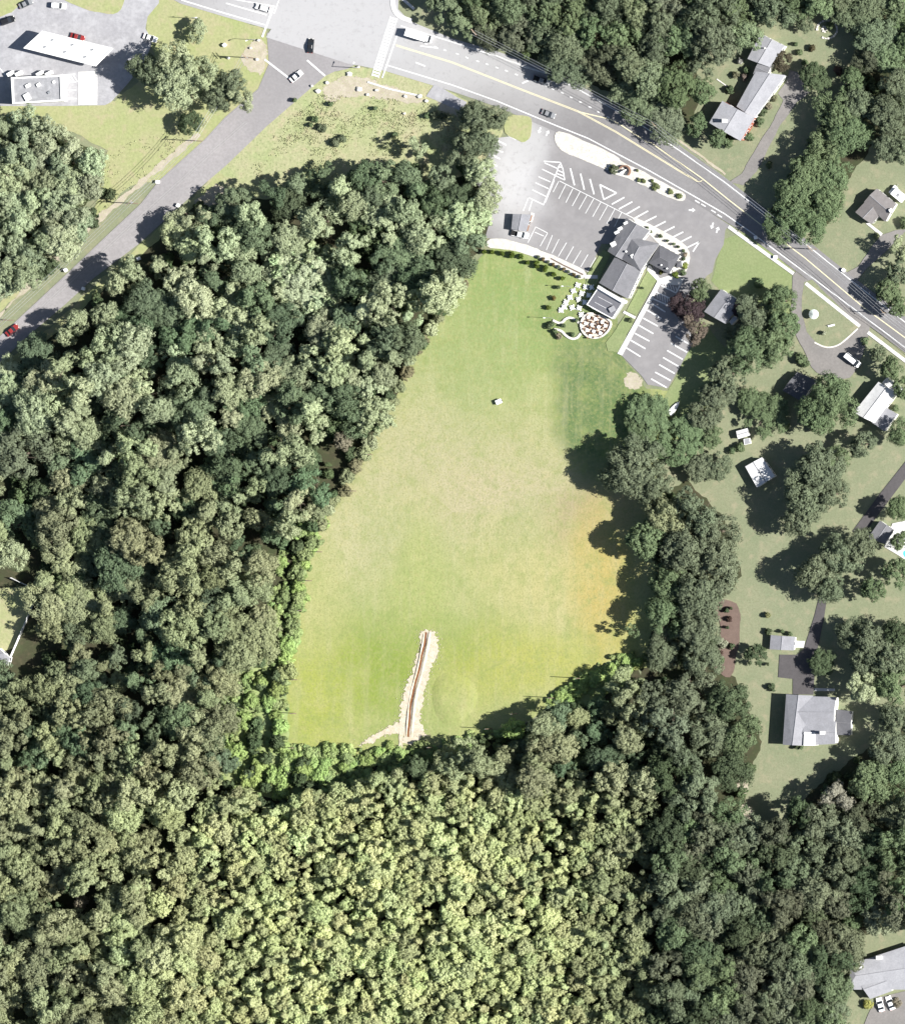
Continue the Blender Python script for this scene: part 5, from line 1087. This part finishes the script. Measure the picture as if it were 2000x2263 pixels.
shrub(*cM((1230, 1900))[0], 14, (.36, .36, .12), .8); shrub(*cM((1440, 1880))[0], 12, RUST, .8); shrub(*cM((1440, 1250))[0], 10, DARK)
shrub(*cI((450, 70))[0], 9, DEEP); shrub(*cI((1520, 770))[0], 8, OLIVE, .7); shrub(*cI((1690, 1370))[0], 12, DEEP); shrub(*cI((1555, 1360))[0], 10, PURP); shrub(*cI((1800, 640))[0], 14, DEEP)
for x, y in ((1450, 870), (1530, 620), (1590, 560)): shrub(*cC((x, y))[0], 11, DEEP)
edge = [(935, 548), (905, 590), (880, 635), (852, 680), (828, 720), (805, 775), (775, 830), (748, 880), (715, 930), (690, 975), (660, 1020), (640, 1060), (622, 1105), (608, 1150), (600, 1195), (590, 1240), (582, 1290), (575, 1340), (560, 1380), (560, 1430), (562, 1480)]
for i in range(len(edge) - 1):
    for q in (0, .5):
        x = edge[i][0] + (edge[i + 1][0] - edge[i][0]) * q; y = edge[i][1] + (edge[i + 1][1] - edge[i][1]) * q
        f = i / len(edge)
        shrub((x - rng.uniform(2, 12)) / .903, (y + rng.uniform(-5, 5)) / .903, rng.uniform(14, 24), rng.choice([OLIVE, (.21, .20, .12), PALE]) if f < .5 else rng.choice([(.26, .34, .12), BRIGHT, (.27, .32, .15)]), .9)
for x, y, r_ in ((475, 1500, 26), (520, 1520, 24), (555, 1545, 26), (600, 1535, 24), (640, 1545, 20), (590, 1510, 18), (500, 1550, 24), (560, 1580, 22), (650, 1525, 16), (690, 1530, 16), (730, 1515, 15), (760, 1500, 14), (780, 1490, 12), (500, 1400, 20), (485, 1440, 22), (520, 1360, 18), (540, 1400, 18), (1120, 1390, 16), (1145, 1375, 16), (1170, 1360, 16), (1195, 1348, 16), (1220, 1335, 15), (1240, 1325, 13), (1135, 1400, 14)): shrub(x / .903, y / .903, r_ * 1.1, BRIGHT if rng.random() < .7 else (.28, .36, .13), .75)
SHO = []
for k in range(26):
    q = k / 25; shrub((1105 + 165 * q + rng.uniform(-9, 9)) / .903, (1398 - 82 * q + rng.uniform(-12, 8)) / .903, rng.uniform(9, 17), rng.choice([BRIGHT, (.30, .40, .15)]), .7)
for pl_, cnt in zip(STRIP[:2], (22, 44)):
    x0, x1 = min(p[0] for p in pl_), max(p[0] for p in pl_); y0, y1 = min(p[1] for p in pl_), max(p[1] for p in pl_); k = 0
    while k < cnt:
        x, y = rng.uniform(x0, x1), rng.uniform(y0, y1)
        if not inpoly(x, y, pl_) or near(x, y, dl) < 26: continue
        k += 1; shrub(x, y, rng.uniform(9, 21), rng.choice([(.30, .40, .15), (.27, .35, .145), (.25, .32, .14), (.36, .45, .19)]), .7)
sl_ = unique_labels([(s[0], s[1], tone(s[3])) for s in SH], 'shrub', True)
for n_, (x, y, r_, t, h) in enumerate(SH):
    s = r_ * MPP / 5.0; hz = max(.35, s * 1.1) * h
    p = P(x, y, 2.5 * hz)
    o = link('shrub', SHRUBS[n_ % 4]); o.location = (p.x, p.y, .03); o.rotation_euler = (0, 0, rng.uniform(0, 6.28)); o.scale = (s, s, hz); o['tint'] = t; SHO.append(o)
    tag(o, sl_[n_] or '%s shrub in the long row along the field edge' % tone(t), 'shrub', 'garden and edge shrubs')

# the rest of the woods: one mass of the same trees
first = {}
for T in indiv:
    o = T[8]; first.setdefault(o.data.name, o)
for o in SHO: first.setdefault(o.data.name, o)
ng = bpy.data.node_groups.new('woodland', 'GeometryNodeTree')
ng.interface.new_socket('Geometry', in_out='INPUT', socket_type='NodeSocketGeometry'); ng.interface.new_socket('Geometry', in_out='OUTPUT', socket_type='NodeSocketGeometry')
gi = ng.nodes.new('NodeGroupInput'); go = ng.nodes.new('NodeGroupOutput'); jn = ng.nodes.new('GeometryNodeJoinGeometry')
def named(nm, typ):
    n = ng.nodes.new('GeometryNodeInputNamedAttribute'); n.data_type = typ; n.inputs['Name'].default_value = nm; return n.outputs['Attribute']
vi = named('variant', 'INT'); rot = named('rot', 'FLOAT_VECTOR'); scl = named('scl', 'FLOAT_VECTOR'); tn = named('tint', 'FLOAT_COLOR')
order = list(first)
for k, nm in enumerate(order):
    cmpn = ng.nodes.new('FunctionNodeCompare'); cmpn.data_type = 'INT'; cmpn.operation = 'EQUAL'
    ng.links.new(vi, cmpn.inputs[2]); cmpn.inputs[3].default_value = k
    oi = ng.nodes.new('GeometryNodeObjectInfo'); oi.transform_space = 'ORIGINAL'; oi.inputs['Object'].default_value = first[nm]; oi.inputs['As Instance'].default_value = True
    ip = ng.nodes.new('GeometryNodeInstanceOnPoints')
    ng.links.new(gi.outputs[0], ip.inputs['Points']); ng.links.new(cmpn.outputs[0], ip.inputs['Selection']); ng.links.new(oi.outputs['Geometry'], ip.inputs['Instance'])
    ng.links.new(rot, ip.inputs['Rotation']); ng.links.new(scl, ip.inputs['Scale'])
    ng.links.new(ip.outputs[0], jn.inputs[0])
ng.links.new(jn.outputs[0], go.inputs[0])
pts, var, rots, scls, tints = [], [], [], [], []
for T in rest:
    p, s, zs = tree_geom(T); pts.append(tuple(p)); ids = [i for i, nm in enumerate(order) if nm.startswith('crown_' + T[4])]
    var.append(rng.choice(ids)); rots.append((0, 0, rng.uniform(0, 6.28))); scls.append((s, s * rng.uniform(.88, 1.12), zs)); tints.append((*T[3], 1))
ids = [i for i, nm in enumerate(order) if nm.startswith('shrub')]
for pl_, cnt in ((wood_left, 1500), (wood_east, 320), (wood_north, 200), (wood_west, 120)):
    x0, x1 = max(-20, min(p[0] for p in pl_)), min(2020, max(p[0] for p in pl_)); y0, y1 = max(-20, min(p[1] for p in pl_)), min(2283, max(p[1] for p in pl_)); k = 0
    while k < cnt:
        x, y = rng.uniform(x0, x1), rng.uniform(y0, y1); k += 1
        if not inpoly(x, y, pl_) or near(x, y, side_e) < 14 or near(x, y, north) < 14 or house_yard(x, y): continue
        p = P(x, y, 1.5); s_ = rng.uniform(.22, .62); pts.append((p.x, p.y, 0)); var.append(rng.choice(ids)); rots.append((0, 0, rng.uniform(0, 6.28)))
        scls.append((s_, s_ * rng.uniform(.8, 1.2), rng.uniform(.4, .9))); tints.append((*vary((.10, .135, .07), .2), 1))
for a_, b_, c_ in HOLLOW + [(612, 565, 92), (612, 565, 90)]:
    for k in range(int(c_ * 1.1)):
        an, rr = rng.uniform(0, 6.28), c_ * rng.random() ** .5
        p = P((a_ + rr * math.cos(an)) / .903, (b_ + rr * .85 * math.sin(an)) / .903, 1.5); s_ = rng.uniform(.25, .7); pts.append((p.x, p.y, 0)); var.append(rng.choice(ids)); rots.append((0, 0, rng.uniform(0, 6.28)))
        scls.append((s_, s_ * rng.uniform(.8, 1.2), rng.uniform(.4, 1.1) * (1.4 if c_ > 85 else 1))); tints.append((*vary((.36, .42, .26) if c_ > 85 else (.13, .175, .09), .2), 1))
for q_, cnt in zip(STRIP, (120, 260, 330, 90)):
    x0, x1 = min(p[0] for p in q_), max(p[0] for p in q_); y0, y1 = min(p[1] for p in q_), max(p[1] for p in q_); k = 0
    while k < cnt:
        x, y = rng.uniform(x0, x1), rng.uniform(y0, y1)
        if not inpoly(x, y, q_) or near(x, y, dl) < 22: continue
        k += 1; p = P(x, y, .6); s_ = rng.uniform(.10, .30); pts.append((p.x, p.y, 0)); var.append(rng.choice(ids)); rots.append((0, 0, rng.uniform(0, 6.28)))
        scls.append((s_ * rng.uniform(.8, 1.5), s_ * rng.uniform(.8, 1.3), rng.uniform(.12, .34))); tints.append((*vary((.32, .40, .17), .22), 1))
me = bpy.data.meshes.new('woodland'); me.from_pydata(pts, [], [])
for nm, typ, dat, fld in (('variant', 'INT', var, 'value'), ('rot', 'FLOAT_VECTOR', rots, 'vector'), ('scl', 'FLOAT_VECTOR', scls, 'vector'), ('tint', 'FLOAT_COLOR', tints, 'color')):
    at = me.attributes.new(nm, typ, 'POINT'); at.data.foreach_set(fld, np.array(dat, dtype=np.int32 if typ == 'INT' else np.float32).ravel())
wo = link('woodland', me); tag(wo, 'dense mass of smaller crowns filling the woods around the field', 'woodland', None, 'stuff')
md = wo.modifiers.new('woodland', 'NODES'); md.node_group = ng

BP = cB((820, 492), (610, 605), (1000, 600), (1285, 640), (1330, 672), (885, 592), (670, 550), (570, 572), (880, 445), (15, 385), (215, 268), (165, 320), (205, 395), (940, 630), (1185, 755), (1190, 640))
BL = unique_labels([(x, y, 'pale') for x, y in BP], 'boulder', True)
for n_, (x, y) in enumerate(BP):
    rs_ = np.random.RandomState(n_); bm = bmesh.new(); bmesh.ops.create_icosphere(bm, subdivisions=2, radius=.9)
    for v in bm.verts: v.co *= .8 + .4 * rs_.rand(); v.co.z *= .65
    me = bpy.data.meshes.new('boulder'); bm.to_mesh(me); bm.free(); me.materials.append(MATS['stone_white'])
    o = link('boulder', me); o.location = P(x, y, .45); s_ = .7 * (1.5, 1.5, 1, 1.4, 1.1, 1.7, 1, .8, .8, .9, .9, .8, .9, .9, .8, 1)[n_]; o.scale = (s_, s_ * .8, .9)
    tag(o, BL[n_], 'boulder', 'boulders round the junction')

# ------------------------------------------------------------------ rough grass tufts
r = np.random.RandomState(9); vs = []; fs = []
mead = cV((500, 330), (570, 240), (640, 190), (720, 190), (850, 205), (940, 230), (930, 330), (700, 350), (520, 360))
bank = cV((240, 290), (420, 240), (380, 275), (200, 430), (200, 340))
for pl_, cnt in ((mead, 2600), (bank, 260)):
    x0, x1 = min(p[0] for p in pl_), max(p[0] for p in pl_); y0, y1 = min(p[1] for p in pl_), max(p[1] for p in pl_); k = 0
    while k < cnt:
        x, y = r.uniform(x0, x1), r.uniform(y0, y1)
        if not inpoly(x, y, pl_): continue
        if wobble(x * .35 + 40, 3) + wobble(y * .35, 5) + wobble((x + y) * .5, 9) < r.uniform(-1, 2.2): continue
        k += 1; p = P(x, y, .05); h = r.uniform(.12, .5)
        for j in range(3):
            a = r.uniform(0, 6.28); b = len(vs); dx, dy = math.cos(a), math.sin(a); w_ = .16
            vs += [(p.x - dy * w_, p.y + dx * w_, .05), (p.x + dy * w_, p.y - dx * w_, .05), (p.x + dx * h * .7 + dy * w_ * .4, p.y + dy * h * .7 - dx * w_ * .4, h), (p.x + dx * h * .7 - dy * w_ * .4, p.y + dy * h * .7 + dx * w_ * .4, h)]
            fs.append((b, b + 1, b + 2, b + 3))
o = mesh('grass_tufts', vs, fs, 'rough_meadow'); tag(o, 'tall rough grass tufts on the meadow and road bank', 'grass', None, 'stuff')
r = np.random.RandomState(21); vs = []; fs = []
bank_ = cN((690, 95), (725, 88), (775, 100), (792, 130), (790, 200), (745, 300), (718, 400), (702, 530), (745, 592), (650, 640), (612, 575), (540, 585), (390, 640), (500, 560), (590, 518), (608, 400), (650, 280), (690, 180))
isl_ = isl
k = 0
while k < 1900:
    if k < 1300:
        x, y = r.uniform(775, 985), r.uniform(1385, 1660)
        if not inpoly(x, y, bank_):
            e = near(x, y, bank_ + bank_[:1])
            if r.rand() > .5 * math.exp(-e / 5.0): continue
    else:
        x, y = r.uniform(1200, 1540), r.uniform(270, 460)
        if not inpoly(x, y, isl_): continue
    k += 1; p = P(x, y, 0); s_ = r.uniform(.07, .2); b = len(vs); z = .16 if k <= 1300 else .28
    q = r.uniform(.6, 1.2, (6,)) * s_
    vs += [(p.x + q[0], p.y, z), (p.x, p.y + q[1], z), (p.x - q[2], p.y, z), (p.x, p.y - q[3], z), (p.x + .1 * s_, p.y, z + q[4] * .8), (p.x, p.y, z - .1)]
    fs += [(b, b + 1, b + 4), (b + 1, b + 2, b + 4), (b + 2, b + 3, b + 4), (b + 3, b, b + 4)]
tag(mesh('spoil_clods', vs, fs, 'spoil'), 'scattered pale clods and gravel on the ditch bank and gravel island', 'gravel', None, 'stuff')
print('TREES', len(TREES), 'solo', len(solos), 'rest', len(rest), 'shrubs', len(SH))
